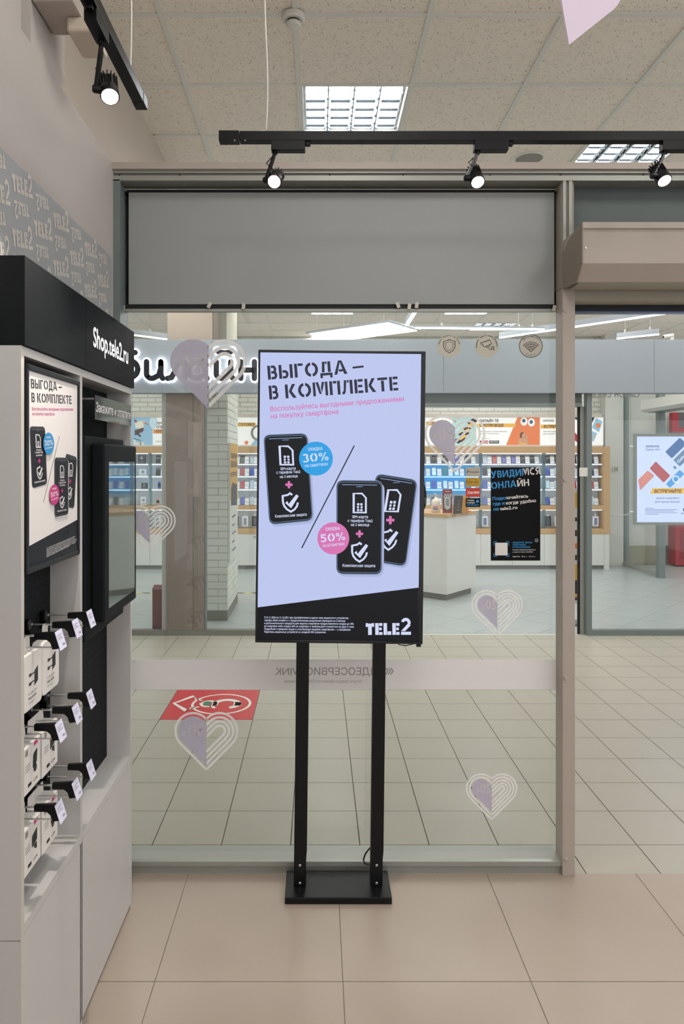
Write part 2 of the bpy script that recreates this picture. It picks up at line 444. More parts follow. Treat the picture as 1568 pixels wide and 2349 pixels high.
GLY = {
 'В': ([_r(0,0,.2,1), _r(.25,.82,.42,1), _r(.25,.42,.42,.59), _r(.25,0,.42,.18)] + _arc(.42,.71,.2,.29,-90,90,.18) + _arc(.42,.295,.24,.295,-90,90,.18), .66),
 'Ы': ([_r(0,0,.2,1), _r(.25,.42,.42,.6), _r(.25,0,.42,.18), _r(.76,0,.96,1)] + _arc(.42,.3,.24,.3,-90,90,.18), .96),
 'Г': ([_r(0,0,.2,1), _r(.25,.82,.6,1)], .6),
 'О': (_arc(.45,.5,.45,.52,98,262) + _arc(.47,.5,.45,.52,-82,82), .92),
 'Д': ([_r(0,0,.85,.18), _r(0,-.18,.17,0), _r(.68,-.18,.85,0), [(.12,.23),(.31,.23),(.36,1),(.18,1)], _r(.38,.82,.5,1), _r(.55,.23,.75,1)], .85),
 'А': ([[(0,0),(.21,0),(.47,1),(.32,1)], [(.4,1),(.56,1),(.92,0),(.69,0)], _r(.33,.2,.62,.36)], .92),
 'К': ([_r(0,0,.2,1), [(.25,.5),(.5,1),(.74,1),(.45,.5)], [(.25,.48),(.44,.53),(.78,0),(.53,0)]], .78),
 'М': ([_r(0,0,.18,1), _r(.87,0,1.05,1), [(.215,1),(.40,1),(.60,.14),(.445,.14)], [(.835,1),(.655,1),(.565,.55),(.635,.24)]], 1.05),
 'П': ([_r(0,0,.2,1), _r(.25,.82,.5,1), _r(.55,0,.75,1)], .75),
 'Л': ([[(0,0),(.16,0),(.24,.16),(.34,1),(.16,1),(.1,.3),(.06,.18),(0,.18)], _r(.37,.82,.5,1), _r(.55,0,.75,1)], .75),
 'Е': ([_r(0,0,.2,1), _r(.25,.82,.6,1), _r(.25,.42,.56,.59), _r(.25,0,.6,.18)], .6),
 'Т': ([_r(.25,0,.45,.78), _r(0,.82,.7,1)], .7),
 '–': ([_r(0,.42,.7,.58)], .7),
 'У': ([[(0,1),(.22,1),(.48,.5),(.36,.28)], [(.62,1),(.84,1),(.45,.05),(.35,0),(.1,0),(.1,.18),(.28,.2)]], .84),
 'И': (_I, .85), 'Й': (_I + _arc(.425,1.25,.24,.18,200,340,.13,6), .85),
 'С': (_arc(.45,.5,.45,.52,55,176) + _arc(.45,.5,.45,.52,184,305), .74),
 'Я': ([_r(.52,0,.72,1), _r(.3,.82,.47,1), _r(.3,.4,.47,.57), [(0,0),(.24,0),(.47,.36),(.25,.36)]] + _arc(.3,.7,.3,.3,90,270,.18), .72),
 'Н': ([_r(0,0,.2,1), _r(.6,0,.8,1), _r(.25,.41,.55,.59)], .8),
 'Ф': ([_r(.42,-.1,.6,1.1)] + _arc(.37,.5,.37,.42,95,265,.18) + _arc(.65,.5,.37,.42,-85,85,.18), 1.02),
 'Р': ([_r(0,0,.2,1), _r(.25,.82,.42,1), _r(.25,.35,.42,.53)] + _arc(.42,.675,.24,.325,-90,90,.18), .66),
 '0': (_arc(.37,.5,.37,.52,98,262) + _arc(.4,.5,.37,.52,-82,82), .77),
 '2': (_arc(.34,.67,.34,.34,-15,170) + [[(0,.2),(.28,.2),(.66,.56),(.5,.66)], _r(0,0,.7,.17)], .7),
 '3': (_arc(.3,.74,.32,.28,-80,150,.18) + _arc(.3,.28,.36,.3,-150,80,.18), .66),
 '5': ([_r(.05,.82,.6,1), _r(.05,.5,.23,.78)] + _arc(.28,.32,.36,.34,-150,110,.18), .66),
 '%': (_arc(.2,.76,.2,.24,0,360,.13) + _arc(.8,.24,.2,.24,0,360,.13) + [[(.2,0),(.34,0),(.8,1),(.66,1)]], 1.0),
}
def tele2(g, mb, p0, p1, cap, layer=1, vflip=-1):
    """heavy slab stencil word mark: T E L E 2 (2 taller)"""
    G = []
    G += [_r(0,.68,.16,1), _r(.2,0,.52,.96), _r(.56,.68,.72,1), _r(.14,.74,.2,1), _r(.52,.74,.58,1)]
    def E(o): return [_r(o,0,o+.3,1), _r(o+.34,.76,o+.62,1), _r(o+.34,.4,o+.56,.62), _r(o+.34,0,o+.62,.24)]
    G += E(.82); G += [_r(1.54,0,1.84,1), _r(1.88,0,2.2,.3)]; G += E(2.3)
    two = _arc(.42,1.02,.42,.42,-20,165,.26) + [[(0,.32),(.36,.32),(.84,.8),(.62,.98)], _r(0,0,.86,.26)]
    G += [[(x+3.05, y) for x, y in p] for p in two]
    wd = 3.92; L = math.hypot(p1[0]-p0[0], p1[1]-p0[1]); dx, dy = (p1[0]-p0[0])/L, (p1[1]-p0[1])/L
    ey = (-dy, dx) if vflip > 0 else (dy, -dx); k = L/wd
    for poly in G:
        g.poly(mb, [(p0[0]+x*k*dx+y*cap*ey[0], p0[1]+x*k*dy+y*cap*ey[1]) for x, y in poly], layer)
def plane_y(Y, toward=-1):
    """photo-pixel measures -> a vertical plane at depth Y; layers rise towards the viewer side"""
    return lambda px, py, d: (X_(px, Y), Y + toward*d, Z_(py, Y))
# ================================================================== STRUCTURE
CEIL = 3.69
YS, YG = 2.87, 2.945          # shop front frame face, glass plane
YB = 6.85                     # salon shop front across the corridor
XW = -0.82                    # left shop wall face
def in_view(x, y, z, m=40):
    if y < 0.3: return False
    px = CX + x*F/y; py = CY - (z-H)*F/y
    return 300-m < px < 1568+m and -m < py < 2349+m
# ---- shop floor, 60 cm tiles
fl = box('floor', M_GROUT_L, XW-0.2, 6.5, -3.4, YS+0.01, -0.05, -0.0025, kind='structure', label='beige large-format tiled floor inside the shop', cat='floor')
T6 = MB().box(0.0015, 0.6005, 0.0015, 0.5985, -0.03, 0).mesh('floor_tile', M_TILE_SHOP)
rest = MB()
for i in range(-2, 12):
    for j in range(-10, 1):
        x, y = -0.5195 + 0.602*i - 0.0, 2.286 + 0.6*j
        if y + 0.6 > 1.9 and x < 1.9 and x > -1.3: inst('floor_tile', T6, (x, y, 0), fl)
        elif x > -1.3: rest.box(x+0.0015, x+0.6005, y+0.0015, y+0.5985, -0.03, 0)
ob('floor_tile_field', rest, M_TILE_SHOP, fl, kind='stuff')
# ---- corridor floor, 30 cm tiles
cf = box('corridor_floor', M_GROUT, -7, 9, YS+0.01, YB+0.06, -0.05, -0.0035, kind='structure', label='pale grey small-tiled floor of the mall corridor beyond the glass', cat='floor')
T3 = MB().box(0.0022, 0.2985, 0.002, 0.298, -0.03, 0).mesh('floor_tile', M_TILE_HALL)
rest = MB()
for i in range(-24, 30):
    for j in range(-1, 13):
        x, y = 0.1856 + 0.3007*i, 3.101 + 0.3*j
        y0, y1 = max(y, YS+0.012), min(y+0.3, YB+0.05)
        vis = in_view(x, y1, 0, 10) or in_view(x+0.3, y1, 0, 10)
        if vis and y0 == y and y1 == y+0.3: inst('floor_tile', T3, (x, y, 0), cf)
        elif vis: box('floor_tile', M_TILE_HALL, x+0.0022, x+0.2985, y0+0.002, y1-0.002, -0.03, 0, cf)
        else: rest.box(x+0.0022, x+0.2985, y0+0.002, y1-0.002, -0.03, 0)
ob('floor_tile_field', rest, M_TILE_HALL, cf, kind='stuff')
# ---- salon floor, diagonal tiles
sf = box('salon_floor', M_GROUT_L, -7, 9, YB+0.06, 11.6, -0.05, -0.003, kind='structure', label='pale greenish tiled floor laid diagonally inside the phone salon opposite', cat='floor')
def clip(poly, ymin, ymax):
    for sgn, lim in ((1, ymin), (-1, ymax)):
        o = []
        for i in range(len(poly)):
            a, b = poly[i-1], poly[i]
            ia, ib = sgn*(a[1]-lim) >= 0, sgn*(b[1]-lim) >= 0
            if ia != ib:
                t = (lim-a[1])/(b[1]-a[1]); o.append((a[0]+t*(b[0]-a[0]), lim))
            if ib: o.append(b)
        poly = o
        if len(poly) < 3: return []
    return poly
rest = MB(); rs = 0.45/math.sqrt(2); ga = 0.0025
TD = None
for i in range(-24, 30):
    for j in range(0, 18):
        cx, cy = -0.1 + rs*i, YB + 0.05 + rs*j
        if (i+j) % 2: continue
        pl = [(cx, cy-rs+ga), (cx+rs-ga, cy), (cx, cy+rs-ga), (cx-rs+ga, cy)]
        q = clip(pl, YB+0.062, 11.5)
        if not q: continue
        if in_view(cx, cy, 0, 20):
            if len(q) == 4 and q == pl:
                if TD is None:
                    TD = MB().extr([(0, -rs+ga), (rs-ga, 0), (0, rs-ga), (-rs+ga, 0)], lambda u, v, d: (u, v, d), -0.03, 0).mesh('floor_tile', M_TILE_SALON)
                inst('floor_tile', TD, (cx, cy, 0), sf)
            else: ob('floor_tile', MB().extr(q, lambda u, v, d: (u, v, d), -0.03, 0), M_TILE_SALON, sf)
        else: rest.extr(q, lambda u, v, d: (u, v, d), -0.03, 0)
ob('floor_tile_field', rest, M_TILE_SALON, sf, kind='stuff')
# ---- ceiling
GX = lambda k: -0.099 + 0.607*k
GY = lambda j: 3.23 + 0.6*j
ceil = box('ceiling', M_TBAR, -7, 9, -3.5, 12.0, CEIL+0.03, CEIL+0.1, kind='structure', label='suspended grid ceiling of fissured grey-beige square tiles', cat='ceiling')
LIGHTS = {(0, 1): 2, (3, 2): 2, (0, 10): 1, (3, 10): 1, (4, 12): 1}
for k, j in ((0, -3), (3, -3), (6, -3), (0, -6), (3, -6), (6, -6), (0, -9), (4, -9), (6, 2), (-3, 2), (-6, 2), (9, 2), (0, 5), (3, 5), (6, 5), (-3, 5), (-6, 5), (9, 5),
             (-4, 8), (-7, 8), (6, 8), (8, 10), (0, 13), (2, 7), (9, 8), (1, 4), (-2, 4), (4, 4), (7, 4), (-1, 8), (1, 8), (3, 8), (5, 8), (-3, 8), (11, 11), (-6, 11)):  # unseen panels; several added to brighten the corridor, fascia and salon
    LIGHTS.setdefault((k, j), 0)
CT = MB().box(0.008, 0.599, 0.008, 0.592, 0.0, 0.015).mesh('ceiling_tile', M_CEIL)
rest = MB()
for k in range(-11, 15):
    for j in range(-11, 14):
        x, y = GX(k), GY(j)
        if x < -7 or x > 8.6 or (k, j) in LIGHTS or y > 11.5: continue
        if x + 0.6 < -1.0 and y < 4.8: continue
        vis = (in_view(x, y+0.6, CEIL, 30) or in_view(x+0.6, y+0.6, CEIL, 30)) and (2.5 < y < 5.1 or y > 8.9)
        if vis: inst('ceiling_tile', CT, (x, y, CEIL+random.uniform(-0.002, 0.003)), ceil)
        else: rest.box(x+0.008, x+0.599, y+0.008, y+0.592, CEIL, CEIL+0.015)
ob('ceiling_tile_field', rest, M_CEIL, ceil, kind='stuff')
for k in range(-11, 16):
    x = GX(k); box('grid_bar', M_TBAR, x-0.012, x+0.012, (4.85 if x < -1.0 else -3.4), 11.6, CEIL-0.006, CEIL+0.03, ceil)
for j in range(-11, 15):
    y = GY(j); box('grid_bar', M_TBAR, (-1.0 if y < 4.8 else -7), 9, y-0.012, y+0.012, CEIL-0.005, CEIL+0.03, ceil)
# ---- walls
wl = box('wall_left', M_WALL, XW-0.2, XW, -3.4, YG+0.08, -0.05, 2.865, kind='structure', label='off-white shop wall with a patterned grey lower covering', cat='wall')
bulk = box('wall_bulkhead', M_BULK, -3.0, -1.02, -3.4, 4.85, 2.866, CEIL+0.02, kind='structure', label='beige upper wall rising to the ceiling above the shop wall', cat='wall')
#box('wall_right', M_HALL, 6.5, 6.6, -3.4, YS-0.05, -0.05, 2.865, kind='structure', label='plain shop wall at the far side of the shop', cat='wall')
#box('wall_rear', M_HALL, -3.0, 9, -3.5, -3.4, -0.05, CEIL+0.03, kind='structure', label='plain rear wall of the shop', cat='wall')
#box('wall_hall_left', M_HALL, -7.1, -7, -3.5, 12, -0.05, CEIL+0.03, kind='structure', label='end wall of the corridor on the side of the shelving', cat='wall')
#box('wall_hall_right', M_HALL, 9, 9.1, -3.5, 12, -0.05, CEIL+0.03, kind='structure', label='end wall of the corridor beyond the red stall', cat='wall')
wb = box('wall_salon', M_MORTAR, -7, 9, 11.6, 11.75, -0.05, CEIL+0.03, kind='structure', label='white painted brick wall behind the phone shelves', cat='wall')
BR = MB().box(0.004, 0.246, -0.012, 0.01, 0.004, 0.071).mesh('brick', M_BRICK)
BH = MB().box(0.004, 0.121, -0.012, 0.01, 0.004, 0.071).mesh('brick', M_BRICK)
rest = MB()
for r in range(0, 49):
    z = 0.0 + 0.075*r
    for c in range(-28, 36):
        x = 0.25*c + (0.125 if r % 2 else 0)
        px, py = CX + x*F/11.6, CY - (z-H)*F/11.6
        if (295 < px < 400 or 535 < px < 600 or 1335 < px < 1420) and 895 < py < 1000 or (1395 < px < 1425 and 895 < py < 1300 and x < 4.85):
            inst('brick', BR, (x, 11.6, z), wb)
        elif x < 4.85: rest.box(x+0.004, x+0.246, 11.588, 11.61, z+0.004, z+0.071)
ob('brick_field', rest, M_BRICK, wb, kind='stuff')
# grey patterned wall covering
g = Gfx(lambda u, v, d: (XW + d, u, v), 0.0006)
mb = MB(); mb.m(0); mb.extr([(1.0, 1.2), (YS-0.025, 1.2), (YS-0.025, 2.48), (1.0, 2.48)], lambda u, v, d: (XW+d, u, v), 0.0001, 0.001)
cov = ob('wall_covering', mb, M_GREYPAPER, wl)
mb = MB(); up = math.radians(11)
for r in range(6):
    for c in range(-1, 6):
        y0 = 1.62 + 0.30*c + 0.15*(r % 2); z0 = 2.395 - 0.074*r + 0.0
        def word(ya, za, L, cap, flip):
            if ya + L > YS-0.03 or ya < 1.2: return
            if not flip: tele2(g, mb, (ya, za), (ya+L*math.cos(up), za+L*math.sin(up)), cap, 3, 1)
            else: tele2(g, mb, (ya+L*math.cos(up), za+L*math.sin(up)+cap), (ya, za+cap), cap, 3, 1)
        word(y0, z0, 0.14, 0.046, False)
        word(y0+0.155, z0+0.018, 0.098, 0.034, True)
ob('lettering', mb, mat('pale_print', 'd0cac1', 0.6), cov)
# box column and trunking on top of the left wall
cb = empty('wall_box', (XW-0.1, 2.2, 2.865), label='white boxed-in column standing on the wall beside the track light', cat='boxing', kind='structure')
ob('box_body', MB().extr([(2.05, 2.866), (2.28, 2.866), (2.327, 2.90), (2.327, CEIL), (2.05, CEIL)], lambda u, v, d: (d, u, v), -1.015, XW-0.002), M_WALL, cb)
box('box_body', M_WALL, -1.015, XW-0.03, 1.70, 2.05, 2.866, CEIL, cb)
eb = empty('electrical_box', (-0.72, 2.2, 3.0), label='small cream junction box fixed high on the boxed column', cat='junction box')
b0 = P(118, 60, 2.1)
box('box_body', M_BEIGE, XW, -0.70, 2.05, 2.22, 2.99, 3.19, eb, 0.006)
box('lid', mat('cream_plastic', 'c9bcab', 0.45), -0.745, -0.665, 2.12, 2.27, 2.945, 2.99, eb, 0.008)
# ---- ceiling lights
def ceiling_light(k, j, detail, label):
    x0, y0 = GX(k)+0.006, GY(j)+0.006; x1, y1 = x0+0.595, y0+0.588
    e = empty('ceiling_light', ((x0+x1)/2, (y0+y1)/2, CEIL), label=label, cat='ceiling light', group='recessed fluorescent ceiling lights')
    fr = MB()
    fr.box(x0, x1, y0, y0+0.012, CEIL-0.004, CEIL+0.02).box(x0, x1, y1-0.012, y1, CEIL-0.004, CEIL+0.02)
    fr.box(x0, x0+0.012, y0+0.012, y1-0.012, CEIL-0.004, CEIL+0.02).box(x1-0.012, x1, y0+0.012, y1-0.012, CEIL-0.004, CEIL+0.02)
    ob('frame', fr, M_TBAR, e)
    if detail == 0:
        box('diffuser', M_PANEL_EMIT, x0+0.012, x1-0.012, y0+0.012, y1-0.012, CEIL, CEIL+0.01, e); return e
    d = 0.04
    tr = MB().box(x0+0.01, x1-0.01, y0+0.01, y1-0.01, CEIL+d, CEIL+d+0.006)
    tr.box(x0+0.006, x0+0.01, y0, y1, CEIL, CEIL+d).box(x1-0.01, x1-0.006, y0, y1, CEIL, CEIL+d).box(x0, x1, y0+0.006, y0+0.01, CEIL, CEIL+d).box(x0, x1, y1-0.01, y1-0.006, CEIL, CEIL+d)
    ob('tray', tr, M_TRAY, e)
    cw = 0.571/4
    for c in range(4):
        xc = x0+0.012+cw*(c+0.5)
        tb = MB().box(xc-0.05, xc+0.05, y0+0.03, y1-0.03, CEIL+0.028, CEIL+0.034)
        ob('tube', tb, M_TUBE, e)
    for c in range(5):
        xc = x0+0.012+cw*c
        a, b = (0.004, 0.016) if 0 < c < 4 else (0.003, 0.008)
        ob('louver', MB().extr([(xc-b, CEIL+0.026), (xc+b, CEIL+0.026), (xc+a, CEIL+0.002), (xc-a, CEIL+0.002)], lambda u, v, dd: (u, dd, v), y0+0.012, y1-0.012), M_LOUVER, e)
    for c in range(1, 6):
        yc = y0 + 0.588*c/6
        for q in range(4):
            xc = x0+0.012+cw*(q+0.5)
            ob('cross_blade', MB().extr([(yc-0.0045, CEIL+0.018), (yc+0.0045, CEIL+0.018), (yc+0.001, CEIL+0.003), (yc-0.001, CEIL+0.003)], lambda u, v, dd: (dd, u, v), xc-cw/2+0.016, xc+cw/2-0.016), M_LOUVER, e)
    return e
NAMED = {(0, 1): 'square louvered ceiling light glowing above the long track rail', (3, 2): 'louvered ceiling light partly behind the track rail, beside the round speaker',
         (0, 10): 'louvered ceiling light far off above the display screen', (3, 10): 'far louvered ceiling light above the shield sticker', (4, 12): 'far louvered ceiling light above the camera sticker, crossed by a line lamp'}
for (k, j), dt in LIGHTS.items():
    ceiling_light(k, j, dt, NAMED.get((k, j), 'plain white ceiling light panel added outside the view'))
# smoke detector and round speaker
sd = empty('smoke_detector', (X_(673, 3.25), 3.25, CEIL), label='round white smoke detector on the ceiling grid', cat='smoke detector')
c = Vector((X_(673, 3.25), 3.23, CEIL-0.006))
ob('base', MB().lathe([(0.052, 0), (0.052, 0.018), (0.045, 0.026)], c, (0, 0, -1), 28), M_PLASTIC_W, sd, smooth=False)
ob('sensor_slot', MB().lathe([(0.03, 0.026), (0.03, 0.034)], c, (0, 0, -1), 24), M_DARKGAP, sd)
ob('cap', MB().lathe([(0.033, 0.034), (0.034, 0.042), (0.028, 0.05), (0.01, 0.053)], c, (0, 0, -1), 24), M_PLASTIC_W, sd)
sp = empty('ceiling_speaker', (X_(1213, 4.76), 4.76, CEIL), label='round flush grey speaker grille in a ceiling tile', cat='speaker')
c = Vector((X_(1213, 4.76), 4.76, CEIL))
ob('rim', MB().lathe([(0.1, -0.004), (0.1, 0.004), (0.09, 0.007)], c, (0, 0, -1), 32), M_TBAR, sp)
ob('grille', MB().lathe([(0.088, 0.004), (0.088, 0.008), (0.05, 0.010)], c, (0, 0, -1), 32), mat('grey_mesh', '8e8c85', 0.7, bump=0.6), sp)

# ---- shop front partition (window_1) and doorway
XR = 0.985; XP = 1.036
win = empty('window_1', (0.1, YG, 0), kind='structure', label='full-height glass shop front in a grey beige metal frame', cat='window')
box('glass_pane', M_GLASS, XW+0.03, XR, YG, YG+0.008, 0.055, 2.315, win)
ob('bottom_rail', MB().extr([(2.888, 0.0), (2.888, 0.03), (2.878, 0.034), (2.878, 0.052), (2.892, 0.056), (2.99, 0.056), (2.99, 0.0)], lambda u, v, d: (d, u, v), XW, XR), [M_ALU], win)
for px in (514, 795, 1075, 1180):
    x = X_(px, 2.88); ob('screw', MB().lathe([(0.0035, 0), (0.003, 0.002)], (x, 2.888, 0.018), (0, -1, 0), 10), M_STEEL, win)
box('jamb', M_ALU_D, XW, XW+0.028, YS, YG+0.05, 0.0, 2.80, win)
# header
hd = MB()
hd.m(0).box(XW, 6.5, YS-0.012, YS+0.09, 2.838, 2.865)
hd.m(1).box(XW, 6.5, YS, YS+0.09, 2.826, 2.838).box(XW, 6.5, YS+0.012, YS+0.09, 2.816, 2.826).box(XW, 6.5, YS, YS+0.09, 2.796, 2.816)
ob('header', hd, [M_BEIGE, M_ALU], win)
for px in (273, 412, 756, 924, 1123, 1285, 1475):
    x = X_(px, 2.88); ob('screw', MB().lathe([(0.004, 0), (0.003, 0.003)], (x, YS+0.012, 2.821), (0, -1, 0), 10), M_BLACKP, win)
box('infill_panel', M_PANEL, XW+0.045, XR-0.01, YG-0.012, YG+0.03, 2.312, 2.772, win, 0.002)
mb = MB().box(XW+0.028, XP+0.02, YG+0.031, YG+0.04, 2.30, 2.80).box(XW+0.028, XR, YG-0.004, YG+0.03, 2.296, 2.311).box(XW+0.028, XR, YG-0.006, YG+0.03, 2.773, 2.779)
ob('gap_backing', mb, M_DARKGAP, win)  # black strips drawn as dark gaps; backing sheet widened to stop light leaks
box('glazing_bead', M_ALU, XW+0.028, XR, YG-0.003, YG+0.02, 2.284, 2.2955, win)
# bits of adhesive tape left at the panel edge
for px, py, r in ((480, 700, 0.5), (558, 703, 0.05), (938, 703, 0.1), (955, 700, 0.1), (1270, 707, 0.2), (282, 707, 0.1), (912, 700, -0.4)):
    p = P(px, py, YG-0.014); c_, s_ = math.cos(r), math.sin(r)
    ob('tape', MB().extr([(p.x+a*c_+b*s_, p.z-a*s_+b*c_) for a, b in ((-.007, -.012), (.007, -.012), (.008, .012), (-.006, .012))], lambda u, v, d: (u, d, v), YG-0.0165, YG-0.0155), mat('clear_tape', 'c8c2b8', 0.3), win)
# post
post = empty('door_post', (1.01, YS, 0), kind='structure', label='beige metal post between the glass and the open doorway', cat='post')
ob('post_body', MB().box(XR, XP, YS-0.003, YG+0.004, 0, 2.364), M_BEIGE, post, 0.002)
box('upper_post', M_BEIGE_D, XR, XP, YS+0.012, YG+0.01, 2.365, 2.796, post)
box('upper_bead', M_ALU, XR+0.004, XR+0.016, YS+0.002, YS+0.012, 2.365, 2.796, post)
box('upper_bead', M_ALU, XR+0.028, XR+0.040, YS+0.002, YS+0.012, 2.365, 2.796, post)
for px, py in ((1295, 712), (1295, 1101), (1296, 1555), (1297, 1971)):
    p = P(px, py, YS-0.003); ob('rivet', MB().lathe([(0.0085, 0), (0.0085, 0.003), (0.006, 0.005)], p, (0, -1, 0), 16), M_BEIGE, post)
# doorway head
door = empty('door_1', (2.0, YS, 2.3), kind='structure', label='open doorway head with dark panel above the air curtain', cat='door')
box('top_panel', M_PANEL_D, XP, 6.5, YG, YG+0.02, 2.33, 2.796, door)
box('lintel', M_BEIGE_D, XP, 6.5, YS, YS+0.09, 2.312, 2.364, door)
box('door_track', M_DARKGAP, XP, 6.5, YG, YG+0.05, 2.29, 2.312, door)
box('track_lip', mat('blue_grey_track', '4a5878', 0.3), XP, 6.5, YG+0.01, YG+0.05, 2.283, 2.29, door)
for (a, b) in ((2.45, 2.55),):
    box('post_body', M_BEIGE, a+1.2, b+1.2, YS, YS+0.09, 0, 2.312, door)
box('side_glazing', M_GLASS, 3.75, 6.5, YG, YG+0.008, 0.0, 2.29, door)

# ---- air curtain
ac = empty('air_curtain', (2.0, 2.75, 2.36), label='beige metal air curtain box over the open doorway', cat='air curtain')
prof = [(2.66, 2.551), (2.66, 2.405), (2.715, 2.349), (2.845, 2.364), (YS-0.004, 2.364), (YS-0.004, 2.551)]
x0, x1 = 0.984, 2.95
ob('casing', MB().extr(prof, lambda u, v, d: (d, u, v), x0+0.004, x1-0.004), M_BEIGE, ac)
box('top_flange', M_BEIGE, x0+0.004, x1-0.004, 2.652, 2.662, 2.533, 2.556, ac)
box('outlet_lip', M_BEIGE_D, x0+0.02, x1-0.02, 2.722, 2.845, 2.350, 2.358, ac)
for x in (x0, x1-0.004):
    ob('end_cap', MB().extr([(2.652, 2.556), (2.652, 2.404), (2.711, 2.345), (2.85, 2.358), (YS-0.006, 2.358), (YS-0.006, 2.50), (2.83, 2.512), (2.80, 2.532), (2.74, 2.545)], lambda u, v, d: (d, u, v), x, x+0.004), mat('beige_cap_metal', '8e8476', 0.45), ac)
ob('screw', MB().lathe([(0.005, 0), (0.004, 0.002)], (1.0, 2.66, 2.462), (0, -1, 0), 12), M_STEEL, ac)
# ================================================================== TRACK LIGHTS
def spot(rail, tb, along, lens, aim, label, big=1.0, lens_mat=None, watts=10.0, cone=1.2, ladapt=0.115):
    """tb: point on the rail's underside where the adapter starts; lens: centre of the lens; aim: direction of the beam"""
    tb = Vector(tb); al = Vector(along); lens = Vector(lens); aim = Vector(aim).normalized()
    side = al.cross(Vector((0, 0, 1))).normalized()
    e = empty('track_spotlight', tb, label=label, cat='spotlight', group='black track spotlights')
    def bx(a0, a1, w, z0, z1):
        m = MB(); vs = []
        for z in (z0, z1):
            for s_ in (-w, w):
                for a in (a0, a1): vs.append(tb + al*a + side*s_ + Vector((0, 0, z)))
        return m.add(vs, [(0,2,3,1),(4,5,7,6),(0,1,5,4),(2,6,7,3),(0,4,6,2),(1,3,7,5)])
    ob('adapter', bx(0, ladapt, 0.016, -0.031, 0.012), M_BLACKP, e, 0.002)
    ob('adapter_lock', bx(ladapt, ladapt+0.018, 0.010, -0.012, 0.004), M_BLACKP, e, 0.003)
    hl = 0.072*big; R = 0.0235*big
    back = lens - aim*hl
    sd = aim.cross(Vector((0, 0, 1))).normalized()
    if sd.x > 0: sd = -sd
    piv = lens - aim*hl*0.33 + sd*(R+0.009)
    top = tb + al*0.012 + Vector((0, 0, -0.033))
    ob('joint', MB().lathe([(0.008, -0.004), (0.008, 0.008)], top, (0, 0, -1), 12), M_BLACKP, e)
    ob('arm', MB().tube([top, top*0.85+piv*0.15+Vector((0, 0, -0.004)), piv], [0.0055, 0.0065, 0.0075], 8), M_BLACKP, e)
    ob('pivot', MB().lathe([(0.0105, 0), (0.0105, 0.016), (0.007, 0.02)], piv - sd*0.01, sd, 14), M_BLACKP, e)
    cr = [top + al*0.012, top + al*(-0.012) + Vector((0, 0, -0.018)), top*0.6+piv*0.4 + al*(-0.016), top*0.45+piv*0.55 + side*0.008, back + Vector((0, 0, 0.006)), back - aim*0.0 ]
    ob('cord', MB().tube(cr, 0.0018, 6), M_BLACKP, e)
    hd = ob('head', MB().lathe([(R*0.82, 0), (R*0.86, hl*0.5), (R*0.98, hl*0.56), (R*1.05, hl*0.97), (R*1.0, hl)], back, aim, 24), M_BLACK, e)
    fins = MB(); a = aim.cross(Vector((0, 0, 1))).normalized(); b = a.cross(aim)
    for k in range(14):
        an = 2*math.pi*k/14; d = a*math.cos(an)+b*math.sin(an); t = aim.cross(d)*0.0014
        o1, o2 = back - aim*0.006 + d*R*0.5, back + aim*hl*0.55 + d*R*0.5
        q1, q2 = back - aim*0.010 + d*R*1.02, back + aim*hl*0.55 + d*R*1.0
        fins.add([o1-t, o2-t, q2-t, q1-t, o1+t, o2+t, q2+t, q1+t], [(0,1,2,3), (7,6,5,4), (0,4,5,1), (1,5,6,2), (2,6,7,3), (3,7,4,0)])
    ob('cooling_fin', fins, M_BLACK, hd)
    ob('lens', MB().lathe([(R*0.9, 0), (R*0.88, 0.001)], lens - aim*0.0002, aim, 28), lens_mat or M_LENS, e)
    li = bpy.data.lights.new('beam', 'SPOT'); li.energy = watts; li.spot_size = cone; li.spot_blend = 0.5; li.shadow_soft_size = 0.02; li.color = (1.0, 0.93, 0.84)
    lo = bpy.data.objects.new('beam', li); lo.location = lens + aim*0.004
    lo.rotation_euler = aim.to_track_quat('-Z', 'Y').to_euler(); link(lo, e)
    return e
YT = 2.425
zt0, zt1 = Z_(327, YT), Z_(305, YT)
tr = empty('track_rail', (X_(503, YT), YT, zt0), label='long black lighting track running across the shop front', cat='track rail', group='black lighting tracks')
box('rail', M_BLACK, X_(550, YT), 3.2, YT-0.017, YT+0.017, zt0, zt1, tr, 0.002)
box('end_feed', M_BLACK, X_(503, YT), X_(549, YT), YT-0.018, YT+0.018, zt0-0.0005, zt1+0.001, tr, 0.001)
for px in (538, 562):
    ob('screw', MB().lathe([(0.003, 0), (0.0025, 0.001)], P(px, 322, YT-0.018), (0, -1, 0), 8), M_STEEL, tr)
def sx(px): return (X_(px, YT), YT, zt0)
spot(tr, sx(622), (1, 0, 0), P(628.5, 417, YT-0.035), (-0.12, -0.78, -0.62), 'black track spotlight nearest the rail end')
spot(tr, sx(1086), (1, 0, 0), P(1095.3, 418, YT-0.035), (0.06, -0.62, -0.76), 'middle black track spotlight on the long rail')
spot(tr, sx(1515), (1, 0, 0), P(1523.5, 415, YT-0.035), (0.12, -0.55, -0.8), 'black track spotlight above the air curtain box')
XT = -0.54; yt1 = 2.2; zr = Z_(253, yt1)
t2 = empty('track_rail', (XT, yt1, zr), label='black lighting track running along the left wall', cat='track rail', group='black lighting tracks')
box('rail', M_BLACK, XT-0.017, XT+0.017, 0.2, yt1-0.05, zr, zr+0.033, t2, 0.002)
box('end_cap', M_BLACK, XT-0.018, XT+0.018, yt1-0.05, yt1, zr, zr+0.034, t2, 0.002)
spot(t2, (XT, 1.80, zr), (0, -1, 0), P(252, 222, 1.83), (0.2, -0.5, -0.84), 'glaring track spotlight shining towards the viewer below the wall track', 1.0, M_BULB, 85.0, 2.2, 0.1)
